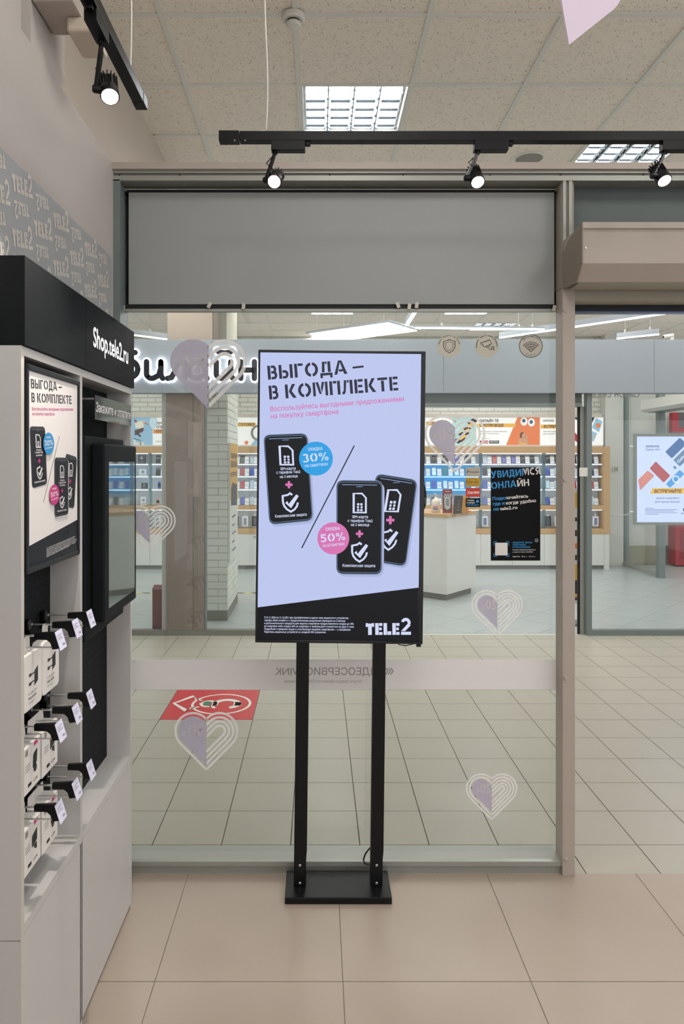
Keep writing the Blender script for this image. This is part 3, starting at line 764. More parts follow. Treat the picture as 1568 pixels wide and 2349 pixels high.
# suspension cables
def cable(label, x, y, z0, tail, wob):
    n = 16; pts = list(tail)
    for i in range(n+1):
        t = i/n; pts.append((x + wob*math.sin(t*9)*(1-t*0.6), y, z0 + (CEIL-z0)*t))
    e = empty('suspension_cable', (x, y, z0), label=label, cat='cable', group='white track suspension cables')
    ob('power_lead', MB().tube(pts, 0.0028, 6), M_CABLE_W, e)
    ob('steel_wire', MB().tube([(x-0.002, y+0.004, z0), (x-0.002, y+0.004, CEIL)], 0.0008, 5), M_STEEL, e)
xc = X_(610, YT)
cable('white cable holding up the long rail near its end', xc, YT, zt1+0.012, [(X_(548, YT), YT, zt1+0.001), (X_(585, YT), YT, zt1+0.002), (xc-0.008, YT, zt1+0.006)], 0.006)
cable('white cable holding up the track along the wall', XT+0.012, 2.02, zr+0.034, [], 0.003)

# ---- lilac hanging heart, tip at the top of the frame
YH = 1.9; tip = P(1303, 103, YH); R = 0.16
def heart_path(R, n=14):
    a = R/math.sqrt(2); pts = [(0, 0), (2*a, 2*a)]
    for k in range(1, n):
        an = math.radians(-45 + 180*k/n); pts.append((a+R*math.cos(an), 3*a+R*math.sin(an)))
    pts.append((0, 4*a))
    return pts + [(-x, y) for x, y in pts[::-1][1:-1]]
rl = math.radians(9)
def hfn(u, v, d):
    yaw = math.radians(47); uu = u*math.cos(rl)*1.0; x = u; z = v
    p = Vector((x*math.cos(yaw), x*math.sin(yaw), z)) + Vector((math.sin(yaw), -math.cos(yaw), 0))*d
    p = Matrix.Rotation(rl, 3, 'Y') @ p
    return p + tip
hh = empty('hanging_heart', tip, label='lilac cardboard heart hanging point-down at the ceiling', cat='decoration')
ob('card', MB().extr(heart_path(R), hfn, -0.002, 0.002), M_LILAC_BOARD, hh)
q = Vector(hfn(0, 4*R/math.sqrt(2), 0)); ob('string', MB().tube([q, (q.x, q.y, CEIL)], 0.0008, 5), M_CABLE_W, hh)

# ================================================================== ADVERTISING DISPLAY
def emis(name, col, k=0.9): return mat(name, '08080a', 0.25, spec=0.25, var=0.0, emit=k, emit_col=col)
def ad_mats(em):
    names = dict(bg='bcc6ee', black='0b0d12', dark='2c2e3e', pink='d673b1', blue='2b9fe2', white='d3daf6', rim='7d92b4', drop='a9b4da')
    if em: return {k: emis('screen_'+k, v) for k, v in names.items()}
    pr = dict(bg='e4dfdc', black='17191c', dark='2c2d32', pink='c5327f', blue='2f8fc9', white='e2e0e0', rim='6d7076', drop='cfcac8')
    return {k: mat('poster_'+k, v, 0.5, spec=0.3) for k, v in pr.items()}
def sim_icon(g, mb, cx, cy, w, h, sk, L):
    def q(u, v): return (cx + u*w/2 + sk*v*h/2, cy + v*h/2)
    pts = [q(-1, -1), q(.35, -1), q(1, -.55), q(1, 1), q(-1, 1)]
    g.stroke(mb, pts, w*0.14, L, closed=True)
    for u0, v0, u1, v1 in ((-.45,.02,-.08,.26),(.08,.02,.45,.26),(-.45,.34,-.14,.56),(.14,.34,.45,.56),(-.45,.64,-.08,.86),(.08,.64,.45,.86)):
        g.poly(mb, [q(u0, v0), q(u1, v0), q(u1, v1), q(u0, v1)], L)
def shield_icon(g, mb, cx, cy, w, h, sk, L):
    def q(u, v): return (cx + u*w/2 + sk*v*h/2, cy + v*h/2)
    out = [(0, -1), (.3, -.82), (1, -.7), (1, .0), (.85, .4), (.5, .75), (0, 1), (-.5, .75), (-.85, .4), (-1, .0), (-1, -.7), (-.3, -.82)]
    g.stroke(mb, [q(*p) for p in out[3:] + out[:2]], w*0.13, L)
    g.stroke(mb, [q(-.55, -.05), q(-.1, .4), q(1.0, -.8)], w*0.2, L)
def plus_icon(g, mb, cx, cy, r, t, L):
    g.rect(mb, cx-r, cy-t, cx+r, cy+t, L); g.rect(mb, cx-t, cy-r, cx-t+2*t, cy+r, L+0.3)
def rquad(c, r):
    """quadrilateral with rounded corners"""
    out = []; n = len(c)
    for i in range(n):
        p = Vector(c[i]); a = (Vector(c[i-1])-p).normalized(); b = (Vector(c[(i+1) % n])-p).normalized()
        s0, s1 = p+a*r, p+b*r
        for k in range(7):
            t = k/6; out.append(tuple((1-t)**2*s0 + 2*t*(1-t)*p + t*t*s1))
    return out
def draw_ad(g, parent, em, logo=True):
    M = ad_mats(em)
    bg = MB(); g.poly(bg, [(85, 98), (1290, 107), (1275, 2250), (60, 2255)], 0)
    scr = ob('screen' if em else 'poster_sheet', bg, M['bg'], parent)
    mb = MB(); g.poly(mb, [(63, 2010), (1277.5, 1850), (1275, 2250), (60, 2255)], 1); ob('black_band', mb, M['black'], scr)
    mb = MB(); g.stencil(mb, 'ВЫГОДА', (143, 303), (738, 256), 104, 1); g.poly(mb, [(775, 203), (858, 193), (859, 208), (777, 218)], 1)
    g.stencil(mb, 'В КОМПЛЕКТЕ', (153, 452), (1120, 378), 104, 1)
    g.stroke(mb, [(790, 793), (395, 1563)], 9, 1)
    ob('headline', mb, M['dark'], scr)
    mb = MB(); g.text(mb, 'Воспользуйтесь выгодными предложениями', (160, 541), (1163, 458), 37, 1, 0.012); g.text(mb, 'на покупку смартфона', (164, 594), (670, 556), 37, 1, 0.012)
    ob('subtitle', mb, M['pink'], scr)
    mats = [M['rim'], M['black'], M['white'], M['pink'], M['drop']]
    def phone(corners, L, sk, content):
        c = Vector((sum(p[0] for p in corners)/4, sum(p[1] for p in corners)/4))
        def sh(k): return [tuple(c + (Vector(p)-c)*k) for p in corners]
        mb = MB()
        mb.m(4); g.poly(mb, [(x+14, y+16) for x, y in rquad(sh(1.0), 60)], L)
        mb.m(0); g.poly(mb, rquad(sh(1.0), 55), L+1); mb.m(1); g.poly(mb, rquad(sh(0.982), 52), L+2)
        mb.m(0); g.stroke(mb, [tuple(p) for p in rquad(sh(0.955), 46)], 3, L+3, True); mb.m(1); g.poly(mb, rquad(sh(0.945), 44), L+4)
        mb.m(0); t = [Vector(p) for p in sh(0.9)]; m = t[0]*0.5+t[1]*0.5
        g.stroke(mb, [tuple(t[0]*0.92+t[1]*0.08), tuple(t[0]*0.08+t[1]*0.92)], 6, L+5); g.stroke(mb, [tuple(m*1.0+Vector((-24, 14))), tuple(m+Vector((24, 12)))], 5, L+5)
        content(mb, L+6)
        return ob('phone_picture', mb, mats, scr)
    def c1(mb, L):
        mb.m(2); sim_icon(g, mb, 280, 870, 96, 138, 0.05, L)
        for t, a, b in (('SIM-карта', (235, 980), (350, 975)), ('с тарифом Tele2', (205, 1008), (385, 1000)), ('на 3 месяца', (231, 1040), (364, 1032))): g.text(mb, t, a, b, 21, L, 0.015)
        shield_icon(g, mb, 310, 1222, 112, 138, 0.05, L); g.text(mb, 'Комплексная защита', (196, 1337), (433, 1320), 22, L, 0.015)
        mb.m(3); plus_icon(g, mb, 299, 1089, 27, 9, L)
    def c3(mb, L):
        mb.m(2); sim_icon(g, mb, 832, 1222, 92, 142, 0, L)
        for t, a, b in (('SIM-карта', (775, 1335), (894, 1335)), ('с тарифом Tele2', (741, 1364), (929, 1364)), ('на 3 месяца', (765, 1394), (903, 1394))): g.text(mb, t, a, b, 21, L, 0.015)
        shield_icon(g, mb, 831, 1590, 112, 140, 0, L); g.text(mb, 'Комплексная защита', (703, 1700), (949, 1700), 22, L, 0.015)
        mb.m(3); plus_icon(g, mb, 830, 1452, 27, 9, L)
    def c2(mb, L):
        mb.m(2); sim_icon(g, mb, 1083, 1203, 98, 160, -0.16, L); shield_icon(g, mb, 1055, 1495, 108, 150, -0.1, L)
        mb.m(3); plus_icon(g, mb, 1062, 1348, 31, 10, L)
    phone([(105, 715), (438, 700), (482, 1358), (150, 1393)], 1, 0, c1)
    phone([(952, 998), (1268, 1045), (1180, 1698), (872, 1650)], 1, 0, c2)
    phone([(655, 1050), (1004, 1052), (1000, 1757), (655, 1757)], 9, 0, c3)
    for (cx, cy, r, m, big, low, sc) in ((502, 892, 127, 'blue', '30', 'НА СМАРТФОН', 1), (633, 1488, 120, 'pink', '50', 'НА 2-Й СМАРТФОН', 0.95)):
        mb = MB(); mb.m(0); g.circle(mb, cx, cy, r, layer=18, n=40); mb.m(1)
        g.text(mb, 'СКИДКА', (cx-60, cy-58), (cx+50, cy-66), 22, 19, 0.02)
        g.stencil(mb, big+'%', (cx-98*sc, cy+30), (cx+96*sc, cy+12), 62*sc, 19)
        g.text(mb, low, (cx-82*sc, cy+66), (cx+88*sc, cy+50), 19, 19, 0.02)
        ob('discount_badge', mb, [M[m], M['white']], scr)
    mb = MB()
    for i, (t, w_) in enumerate((('С 01.11.2020 по 31.12.2021 при приобретении в одном чеке акционного устройства,', 750), ('тарифа «Мой онлайн+» с предоплаченным акционным периодом на 3 месяца', 724),
            ('и дополнительного продукта для защиты смартфона предоставляется скидка до 30%', 788), ('на смартфон либо скидка 50% на смартфон с наименьшей стоимостью из двух в чеке.', 792),
            ('Подробнее о правилах акции и участвующих моделях смартфонов — у продавцов.', 766), ('Перечень акционных устройств со скидкой 30% ограничен.', 580))):
        if logo: g.text(mb, t, (112, 2092+i*21.6), (w_, 2090+i*21.6), 15, 2, 0.01, res=2)
        else: g.text(mb, t, (460, 2100+i*19), (460+w_, 2060+i*19), 14, 2, 0.01, res=2)
    if logo: tele2(g, mb, (880, 2208), (1222, 2203), 88, 2)
    ob('lettering', mb, M['white'], scr)
    return scr
disp = empty('advertising_display', (0.085, 2.77, 0), label='tall black advertising screen on a two-post floor stand', cat='display')
th = 0.0112
yb0, yb1 = 2.683, 2.862
box('base_plate', M_BLACK, -0.1215, 0.2815, yb0, yb1, 0.0, 0.026, disp, 0.003)
piv = Vector((0.085, 0, 0.026))
RT = Matrix.Translation(piv) @ Matrix.Rotation(th, 4, 'Y') @ Matrix.Translation(-piv)
for xa in (-0.0905, 0.2055):
    pm = MB().extr([(xa, 0.026), (xa+0.047, 0.026), (xa+0.047, 0.13), (xa+0.0495, 0.16), (xa+0.0495, 1.45), (xa, 1.45)], lambda u, v, d: (u, d, v), 2.757, 2.797)
    po = ob('post', pm.xf(RT), M_BLACK, disp, 0.0015)
    for py in (1985, 2026):
        ob('bolt', MB().lathe([(0.0055, 0), (0.0055, 0.002), (0.003, 0.004)], (xa+0.024, 2.757, Z_(py, 2.757)), (0, -1, 0), 14), M_STEEL, po)
c0 = Vector((X_(780.5, 2.70), 2.70, Z_(1140, 2.70)))
TV = Matrix.Translation(c0) @ Matrix.Rotation(th-0.0005, 4, 'Y')
tw, thh = 0.6335/2, 1.1085/2
sw, sh_ = 0.6086/2, 1.0886/2; so = -0.0045
hs = MB().box(-tw, tw, 0.004, 0.050, -thh, thh)
hs.extr([(-tw, -thh), (tw, -thh), (tw, -sh_), (-tw, -sh_)], lambda u, v, d: (u, d, v), 0, 0.004).extr([(-tw, sh_), (tw, sh_), (tw, thh), (-tw, thh)], lambda u, v, d: (u, d, v), 0, 0.004)
hs.extr([(-tw, -sh_), (so-sw, -sh_), (so-sw, sh_), (-tw, sh_)], lambda u, v, d: (u, d, v), 0, 0.004).extr([(so+sw, -sh_), (tw, -sh_), (tw, sh_), (so+sw, sh_)], lambda u, v, d: (u, d, v), 0, 0.004)
ob('housing', hs.xf(TV), mat('gloss_black_bezel', '0b0e14', 0.18), disp, 0.0015)
ob('housing_back', MB().box(-tw*0.8, tw*0.8, 0.05, 0.062, -thh*0.8, thh*0.8).xf(TV), M_BLACKP, disp)
def tvfn(zx, zy, d):
    v = (zy-98)/2155.0
    l, r = 85-25*v, 1290-15*v; u = (zx-l)/(r-l); v -= (9*u-5*u*v*2)/2155.0
    return tuple(TV @ Vector((so + (u-0.5)*2*sw, 0.0036-d*0.5, (0.5-v)*2*sh_)))
scr = draw_ad(Gfx(tvfn, 0.00022), disp, True)
sen = ob('sensor_bump', MB().extr([(tw, -0.045), (tw+0.004, -0.038), (tw+0.008, -0.022), (tw+0.009, 0), (tw+0.008, 0.022), (tw+0.004, 0.04), (tw, 0.05)], lambda u, v, d: (u, d, v), 0.002, 0.03).xf(TV), M_BLACKP, disp)
gl = Gfx(lambda u, v, d: tuple(TV @ Vector((tw-0.001+u, 0.0015-d, v))), 0.0004)
mb = MB(); gl.text(mb, 'LG', (0.0072, -0.012), (0.0072, 0.0), 0.005, 1, 0.01, vflip=1); gl.ring(mb, 0.005, -0.0175, 0.0018, 0.0026, 1, n=14)
ob('logo', mb, mat('grey_logo_print', 'a8a8aa', 0.5), sen)
box('status_foot', M_BLACKP, X_(955, 2.705), X_(965, 2.705), 2.705, 2.725, Z_(1484, 2.705), Z_(1477, 2.705), disp)
ob('power_cord', MB().tube([P(862, 1940, 2.80), P(848, 1945, 2.80), P(838, 1958, 2.805), P(833, 1972, 2.81), P(836, 1981, 2.81), P(850, 1984, 2.805), P(855, 2010, 2.80)], 0.003, 8), M_BLACKP, disp)
ob('power_cord', MB().tube([P(905, 1470, 2.75), P(915, 1479, 2.75), P(930, 1481, 2.75), P(948, 1477, 2.75), P(952, 1470, 2.75)], 0.002, 6), M_BLACKP, disp)

# ================================================================== WALL SHELVING UNITS (left)
FX = -0.6966; HX = -0.689; PX = -0.785
def peg_unit(name, y0, y1, label, near):
    e = empty(name, (-0.75, (y0+y1)/2, 0), label=label, cat='display unit', group='display units along the left wall')
    t = 0.018
    if near:
        box('side_panel', M_WHITE_LAM, XW+0.003, FX-0.001, y0, y0+t, 0.538, 1.94, e); box('side_panel', M_WHITE_LAM, XW+0.003, FX-0.001, y0, y0+t, 0.0, 0.536, e)
        box('edge_band', M_EDGE, FX-0.001, FX, y0, y0+t, 0.0, 1.94, e)
    else: box('side_panel', M_WHITE_LAM, XW+0.003, FX, y0, y0+0.009, 0.0, 1.94, e)
    box('side_panel', M_WHITE_LAM, XW+0.003, FX, y1-t if not near else y1-0.009, y1, 0.0, 1.94, e)
    a, b = y0 + (t if near else 0.009), y1 - (0.009 if near else t)
    peg = box('pegboard', M_PEG, PX-0.01, PX, a, b, 0.55, 1.92, e)
    hol = MB(); z = 0.60; r = 0
    while z < 1.9:
        y = a + 0.02 + (0.0125 if r % 2 else 0)
        while y < b-0.01:
            hol.add([(PX+0.0004, y+0.003*math.cos(k*math.pi/3), z+0.003*math.sin(k*math.pi/3)) for k in range(6)], [(0, 1, 2, 3, 4, 5)]); y += 0.025
        z += 0.025; r += 1
    ob('peg_hole', hol, M_DARKGAP, peg, kind='stuff')
    box('top_board', M_WHITE_LAM, XW+0.003, FX, a, b, 1.918, 1.94, e)
    box('ledge', M_WHITE_LAM, XW+0.003, FX+0.0005, a, b, 0.543, 0.567, e)
    box('cupboard_door', M_WHITE_LAM, FX-0.018, FX, a-0.007 if not near else a, b+(0.007 if near else 0), 0.012, 0.540, e, 0.001)
    box('cupboard_body', M_WHITE_LAM, XW+0.003, FX-0.019, a, b, 0.0, 0.542, e)
    return e
u1 = peg_unit('peg_display_unit', 1.68, 2.108, 'white pegboard unit with a black header and price hooks', True)
hd1 = box('header_box', M_BLACKM, XW+0.003, HX, 1.683, 2.1235, 1.9415, 2.153, u1, 0.001)
u2 = peg_unit('peg_display_unit', 2.109, 2.683, 'white pegboard unit under the black web address header, holding the kiosk', False)
hd2 = box('header_box', M_BLACKM, XW+0.003, HX, 2.1245, 2.690, 1.9415, 2.153, u2, 0.001)
g = Gfx(lambda u, v, d: (HX+d, u, v), 0.001)
mb = MB(); g.text(mb, 'Shop.tele2.ru', (2.195, 2.022), (2.60, 2.022), 0.062, 1, 0.02, vflip=1, res=5)
ob('lettering', mb, mat('lit_white_letters', 'e8e8e8', 0.4, emit=0.5, emit_col='ffffff'), hd2)
# poster frame
pf = empty('poster_frame', (-0.71, 1.89, 1.395), label='black snap-frame advertising poster on the pegboard unit', cat='poster')
def fbar(a, b, c, d): return MB().extr([a, b, c, d], lambda u, v, dd: (dd, u, v), -0.73, -0.6915)
py0, py1, pz0, pz1, fw = 1.702, 2.085, 1.395, 1.902, 0.016
o4 = [(py0, pz0), (py1, pz0), (py1, pz1), (py0, pz1)]; i4 = [(py0+fw, pz0+fw), (py1-fw, pz0+fw), (py1-fw, pz1-fw), (py0+fw, pz1-fw)]
for k in range(4): ob('frame_bar', fbar(o4[k], o4[(k+1) % 4], i4[(k+1) % 4], i4[k]), M_BLACKP, pf, 0.003)
box('backing', M_BLACKP, PX+0.001, -0.6955, py0+0.004, py1-0.004, pz0+0.004, pz1-0.004, pf)
def pfn(zx, zy, d):
    v = (zy-98)/2155.0; l, r = 85-25*v, 1290-15*v; u = (zx-l)/(r-l); v -= (9*u-10*u*v)/2155.0
    return (-0.695+d, py0+fw-0.001 + u*(py1-py0-2*fw+0.002), pz1-fw+0.004 - v*(pz1-pz0-2*fw+0.008))
draw_ad(Gfx(pfn, 0.00018), pf, False, False)
# order-and-pay plate
sg = empty('acrylic_sign', (-0.69, 2.43, 1.797), label='mirrored plate lettered in white above the kiosk', cat='sign')
pl = box('plate', mat('smoked_mirror', '4d5350', 0.05, metal=0.9, var=0.0), -0.692, -0.689, 2.215, 2.645, 1.797, 1.873, sg)
for y in (2.235, 2.625): ob('stand_off', MB().tube([(PX+0.0005, y, 1.862), (-0.692, y, 1.862)], 0.004, 8), M_CHROME, sg)
g = Gfx(lambda u, v, d: (-0.689+d, u, v), 0.0006); mb = MB(); g.text(mb, 'Закажите и оплатите', (2.225, 1.822), (2.635, 1.822), 0.03, 1, 0.02, vflip=1)
ob('lettering', mb, M_PAPER, pl)
# kiosk
ki = empty('touch_kiosk', (-0.70, 2.42, 1.11), label='black touch-screen kiosk box fixed to the pegboard', cat='kiosk')
box('mount', M_BLACKM, PX+0.001, -0.705, 2.165, 2.60, 1.115, 1.745, ki, 0.004)
box('body', M_BLACKM, -0.7045, -0.662, 2.225, 2.615, 1.165, 1.722, ki, 0.006)
kb = box('screen', M_MIRROR, -0.6625, -0.6605, 2.265, 2.585, 1.20, 1.665, ki)
ob('camera_eye', MB().lathe([(0.005, 0), (0.004, 0.001)], (-0.662, 2.43, 1.697), (1, 0, 0), 14), M_DARKGAP, ki)
# price hooks
def make_hook(y, z, label):
    e = empty('price_hook', (PX, y, z), label=label, cat='price hook', group='price hooks on the pegboard')
    ob('clip', MB().box(PX+0.0008, PX+0.016, y-0.012, y+0.012, z-0.012, z+0.016).box(PX+0.0008, PX+0.02, y-0.007, y+0.007, z-0.035, z-0.012), M_BLACKP, e, 0.003)
    ob('upper_wire', MB().tube([(PX+0.01, y, z+0.004), (-0.70, y, z+0.004)], 0.0026, 8), M_CHROME, e)
    ob('lower_prong', MB().tube([(PX+0.01, y, z-0.026), (-0.665, y, z-0.026), (-0.655, y, z-0.020)], 0.0022, 8), M_CHROME, e)
    ob('ferrule', MB().tube([(PX+0.014, y, z+0.004), (PX+0.022, y, z+0.004)], 0.0042, 8), M_CHROME, e)
    prof = [(-0.708, 0.011), (-0.655, 0.014), (-0.648, 0.008), (-0.645, -0.028), (-0.662, -0.030), (-0.667, -0.014), (-0.676, -0.006), (-0.708, -0.005)]
    ob('sleeve', MB().extr(prof, lambda u, v, d: (u, y+d, z+v), -0.006, 0.006), M_BLACKP, e, 0.0015)
    tl = math.radians(17)
    def tf(u, v, d): return (-0.643 + d*math.cos(tl) - v*math.sin(tl), y + u, z - 0.006 + v*math.cos(tl) + d*math.sin(tl))
    tg = ob('price_card', MB().extr([(-.0225, -.024), (.0225, -.024), (.0225, .024), (-.0225, .024)], tf, 0, 0.0012), M_LILACPAPER, e)
    gg = Gfx(lambda u, v, d: tf(u, v, 0.0012+d), 0.0004); mb = MB()
    for k in range(3): gg.rect(mb, -.018, .012-k*.005, .014-(k % 2)*.01, .0135-k*.005)
    gg.text(mb, '990', (.0, -.017), (.015, -.017), .007, 1, 0.01, vflip=1)
    ob('print', mb, M_GREYINK, tg)
    return e
hk = make_hook(2.03, 1.2256, 'price hook farthest from the viewer in the top row')
RW = (('top', 1.2256), ('middle', 0.997), ('bottom', 0.795)); CL = (('farthest from the viewer', 2.03), ('second from the viewer', 1.912), ('closest to the viewer', 1.79))
for rn, z in RW:
    for cn, y in CL:
        if (rn, y) == ('top', 2.03): continue
        o = dup(hk, (0, y-2.03, z-1.2256)); o['label'] = 'price hook %s in the %s row' % (cn, rn)
# hanging stock
def adapter_pack(y, z, label):
    e = empty('adapter_pack', (-0.72, y, z), label=label, cat='packet', group='adapter packs on the top hooks')
    out = rquad([(-0.059, -0.078), (0.059, -0.078), (0.059, 0.062), (-0.059, 0.062)], 0.016)
    f = lambda u, v, d: (-0.742+d, y+u, z+v)
    bd = ob('carton', MB().extr(out, f, 0, 0.03), M_CARD, e, 0.002)
    ob('hang_tab', MB().extr([(-.02, .06), (.02, .06), (.018, .095), (.006, .1), (-.006, .1), (-.018, .095)], f, 0.012, 0.014), M_CARD, e)
    g = Gfx(lambda u, v, d: f(u, v, 0.03+d), 0.0006); mb = MB()
    mb.m(0); g.poly(mb, [(.008, .012), (.03, .02), (.03, -.018), (.008, -.026)]); g.rect(mb, -.012, .006, .008, .009); g.rect(mb, -.012, -.014, .008, -.011)
    g.rect(mb, -.026, .004, -.012, .012); g.rect(mb, -.026, -.018, -.012, -.01)
    g.text(mb, 'TRAVEL ADAPTER', (-.03, -.052), (.02, -.052), .006, 1, 0.01, vflip=1); mb.m(1)
    g.text(mb, 'Fast Charging 18W', (-.03, -.040), (.022, -.040), .006, 1, 0, vflip=1); g.text(mb, 'USB Type-C', (-.03, -.062), (.01, -.062), .004, 1, 0, vflip=1)
    ob('print', mb, [M_INK, M_GREYINK], bd)
    return e
adapter_pack(1.79, 1.128, 'white travel adapter pack with dark plug pictures, nearer the viewer')
adapter_pack(1.912, 1.132, 'white travel adapter pack partly behind another, on the second hook')
def charger_box(y, z, h, label, kind, grp):
    e = empty('charger_box', (-0.73, y, z), label=label, cat='box', group=grp)
    w_ = 0.055
    f = lambda u, v, d: (-0.755+d, y+u, z+v)
    bd = ob('carton', MB().extr([(-w_, 0), (w_, 0), (w_, h), (-w_, h)], f, 0, 0.04), M_CARD, e, 0.001)
    ob('hang_flap', MB().extr([(-w_, h), (w_, h), (w_*0.9, h+0.028), (-w_*0.9, h+0.028)], f, 0.0, 0.0015), M_CARD, e)
    g = Gfx(lambda u, v, d: f(u, v, 0.04+d), 0.0006); mb = MB()
    mb.m(0)
    if kind: g.poly(mb, rquad([(.0, h*.45), (.032, h*.52), (.032, h*.78), (.0, h*.7)], .004)); g.poly(mb, [(.012, h*.4), (.03, h*.32), (.03, h*.48), (.012, h*.47)])
    else: g.poly(mb, rquad([(.004, h*.42), (.03, h*.5), (.034, h*.8), (.008, h*.74)], .006)); g.circle(mb, .02, h*.4, .01)
    g.rect(mb, -.025, h*.12, -.004, h*.19); g.text(mb, '1.2 A', (.01, h*.12), (.034, h*.12), .008, 1, 0.01, vflip=1)
    mb.m(1); g.rect(mb, .012, h*.9, .036, h*.985); mb.m(2); g.rect(mb, -.04, h*.82, -.025, h*.95)
    for k in range(3): g.rect(mb, -.04, h*(.6-.06*k), -.012, h*(.615-.06*k))
    ob('print', mb, [M_INK, M_PINK, M_GREYINK], bd)
    return e
charger_box(1.79, 0.845, 0.115, 'white charger box with pink label on the middle row, nearer the viewer', 0, 'charger boxes on the middle hooks')
charger_box(1.912, 0.84, 0.12, 'white charger box with pink label on the middle row, farther from the viewer', 1, 'charger boxes on the middle hooks')
charger_box(1.79, 0.645, 0.115, 'white car charger box on the bottom row, nearer the viewer', 1, 'charger boxes on the bottom hooks')
charger_box(1.912, 0.64, 0.12, 'white car charger box on the bottom row, farther from the viewer', 0, 'charger boxes on the bottom hooks')

# ================================================================== STICKERS ON THE GLASS
GO = YG - 0.0010
def hairpin(R, r, n=16):
    s2 = math.sqrt(2); C = (R/s2, 3*R/s2); pts = []
    p = (C[0]-r/s2, C[1]+r/s2); pts.append((0, p[1]-p[0]))
    for k in range(n+1):
        an = math.radians(135-180*k/n); pts.append((C[0]+r*math.cos(an), C[1]+r*math.sin(an)))
    p = pts[-1]; pts.append((0, p[1]-p[0]))
    return pts
def heart(cx, top, tipy, width, num, nl, ns, wr, gr, label, lilac=True):
    R = width/3.414*GO/F; hh_ = 3*R/math.sqrt(2)+R
    x0, z0 = X_(cx, GO), Z_(tipy, GO); kz = (Z_(top, GO)-z0)/hh_
    e = empty('heart_sticker', (x0, GO, z0), label=label, cat='sticker', group='heart stickers on the shop window')
    g = Gfx(lambda u, v, d: (x0+u, GO-d, z0+v*kz), 0.0003)
    mb = MB(); w_ = wr*R
    for i in range(ns):
        r = R - w_/2 - i*(wr+gr)*R
        if r < w_*0.6: break
        pts = hairpin(R, r); g.stroke(mb, pts, w_)
        if i < nl: g.stroke(mb, [(-x, y) for x, y in pts], w_)
    ob('outline_film', mb, M_FILM, e)
    r = R - nl*(wr+gr)*R
    mb = MB(); pts = hairpin(R, r); pts = [(-x, y) for x, y in pts]
    g.poly(mb, pts)
    fl_ = ob('half_fill', mb, M_FILM_L, e)
    mb = MB(); zc = 3*R/math.sqrt(2); nw = r*1.15
    g2 = Gfx(lambda u, v, d: (x0-u, GO-0.0006-d, z0+v*kz), 0.0003)
    g2.stencil(mb, num, (r*0.12, zc-R*0.28), (r*0.12+nw, zc-R*0.28), R*0.62, 1, vflip=1)
    g2.text(mb, '%', (r*0.2+nw, zc-R*0.28), (r*0.55+nw, zc-R*0.28), R*0.3, 1, 0, vflip=1)
    ob('number', mb, M_FILM_W, fl_)
    return e
heart(478, 778, 938, 176, '50', 0, 5, .17, .115, 'large half-lilac heart sticker with 50 percent beside the display top')
heart(1043, 952, 1086, 140, '30', 1, 5, .13, .13, 'half-filled heart sticker with 30 percent above the counter')
heart(343, 1159, 1268, 120, '20', 2, 5, .11, .10, 'outlined heart sticker with 20 percent cut off by the kiosk unit')
heart(473, 1633, 1769, 147, '30', 1, 5, .12, .10, 'outlined heart sticker with 30 percent over the red floor sign')
heart(1140, 1353, 1461, 118, '20', 2, 5, .11, .09, 'heart sticker with 20 percent just above the frosted band')
heart(1127, 1774, 1882, 118, '20', 2, 5, .11, .09, 'lowest heart sticker with 20 percent near the door post')
fb = empty('frosted_band', (0.1, GO, Z_(1582, GO)), label='white frosted film band across the glass with mirrored lettering', cat='window film')
box('film', M_FILM, XW+0.03, XR, GO, GO+0.0008, Z_(1582, GO), Z_(1513, GO), fb)
g = Gfx(lambda u, v, d: (X_(u, YG), GO-0.0002-d, Z_(v, YG)), 0.0003)
mb = MB(); g.text(mb, 'ВИДЕОСЕРВИС WINK', (880, 1548), (630, 1548), 17, 1, 0.012, vflip=1); g.text(mb, 'Услуги предоставляются ПАО Ростелеком', (830, 1566), (652, 1566), 7, 1, 0, vflip=1)
for k in range(3): g.stroke(mb, [(884+k*6, 1532), (889+k*6, 1539), (884+k*6, 1547)], 3)
ob('lettering', mb, M_FILM_G, fb)
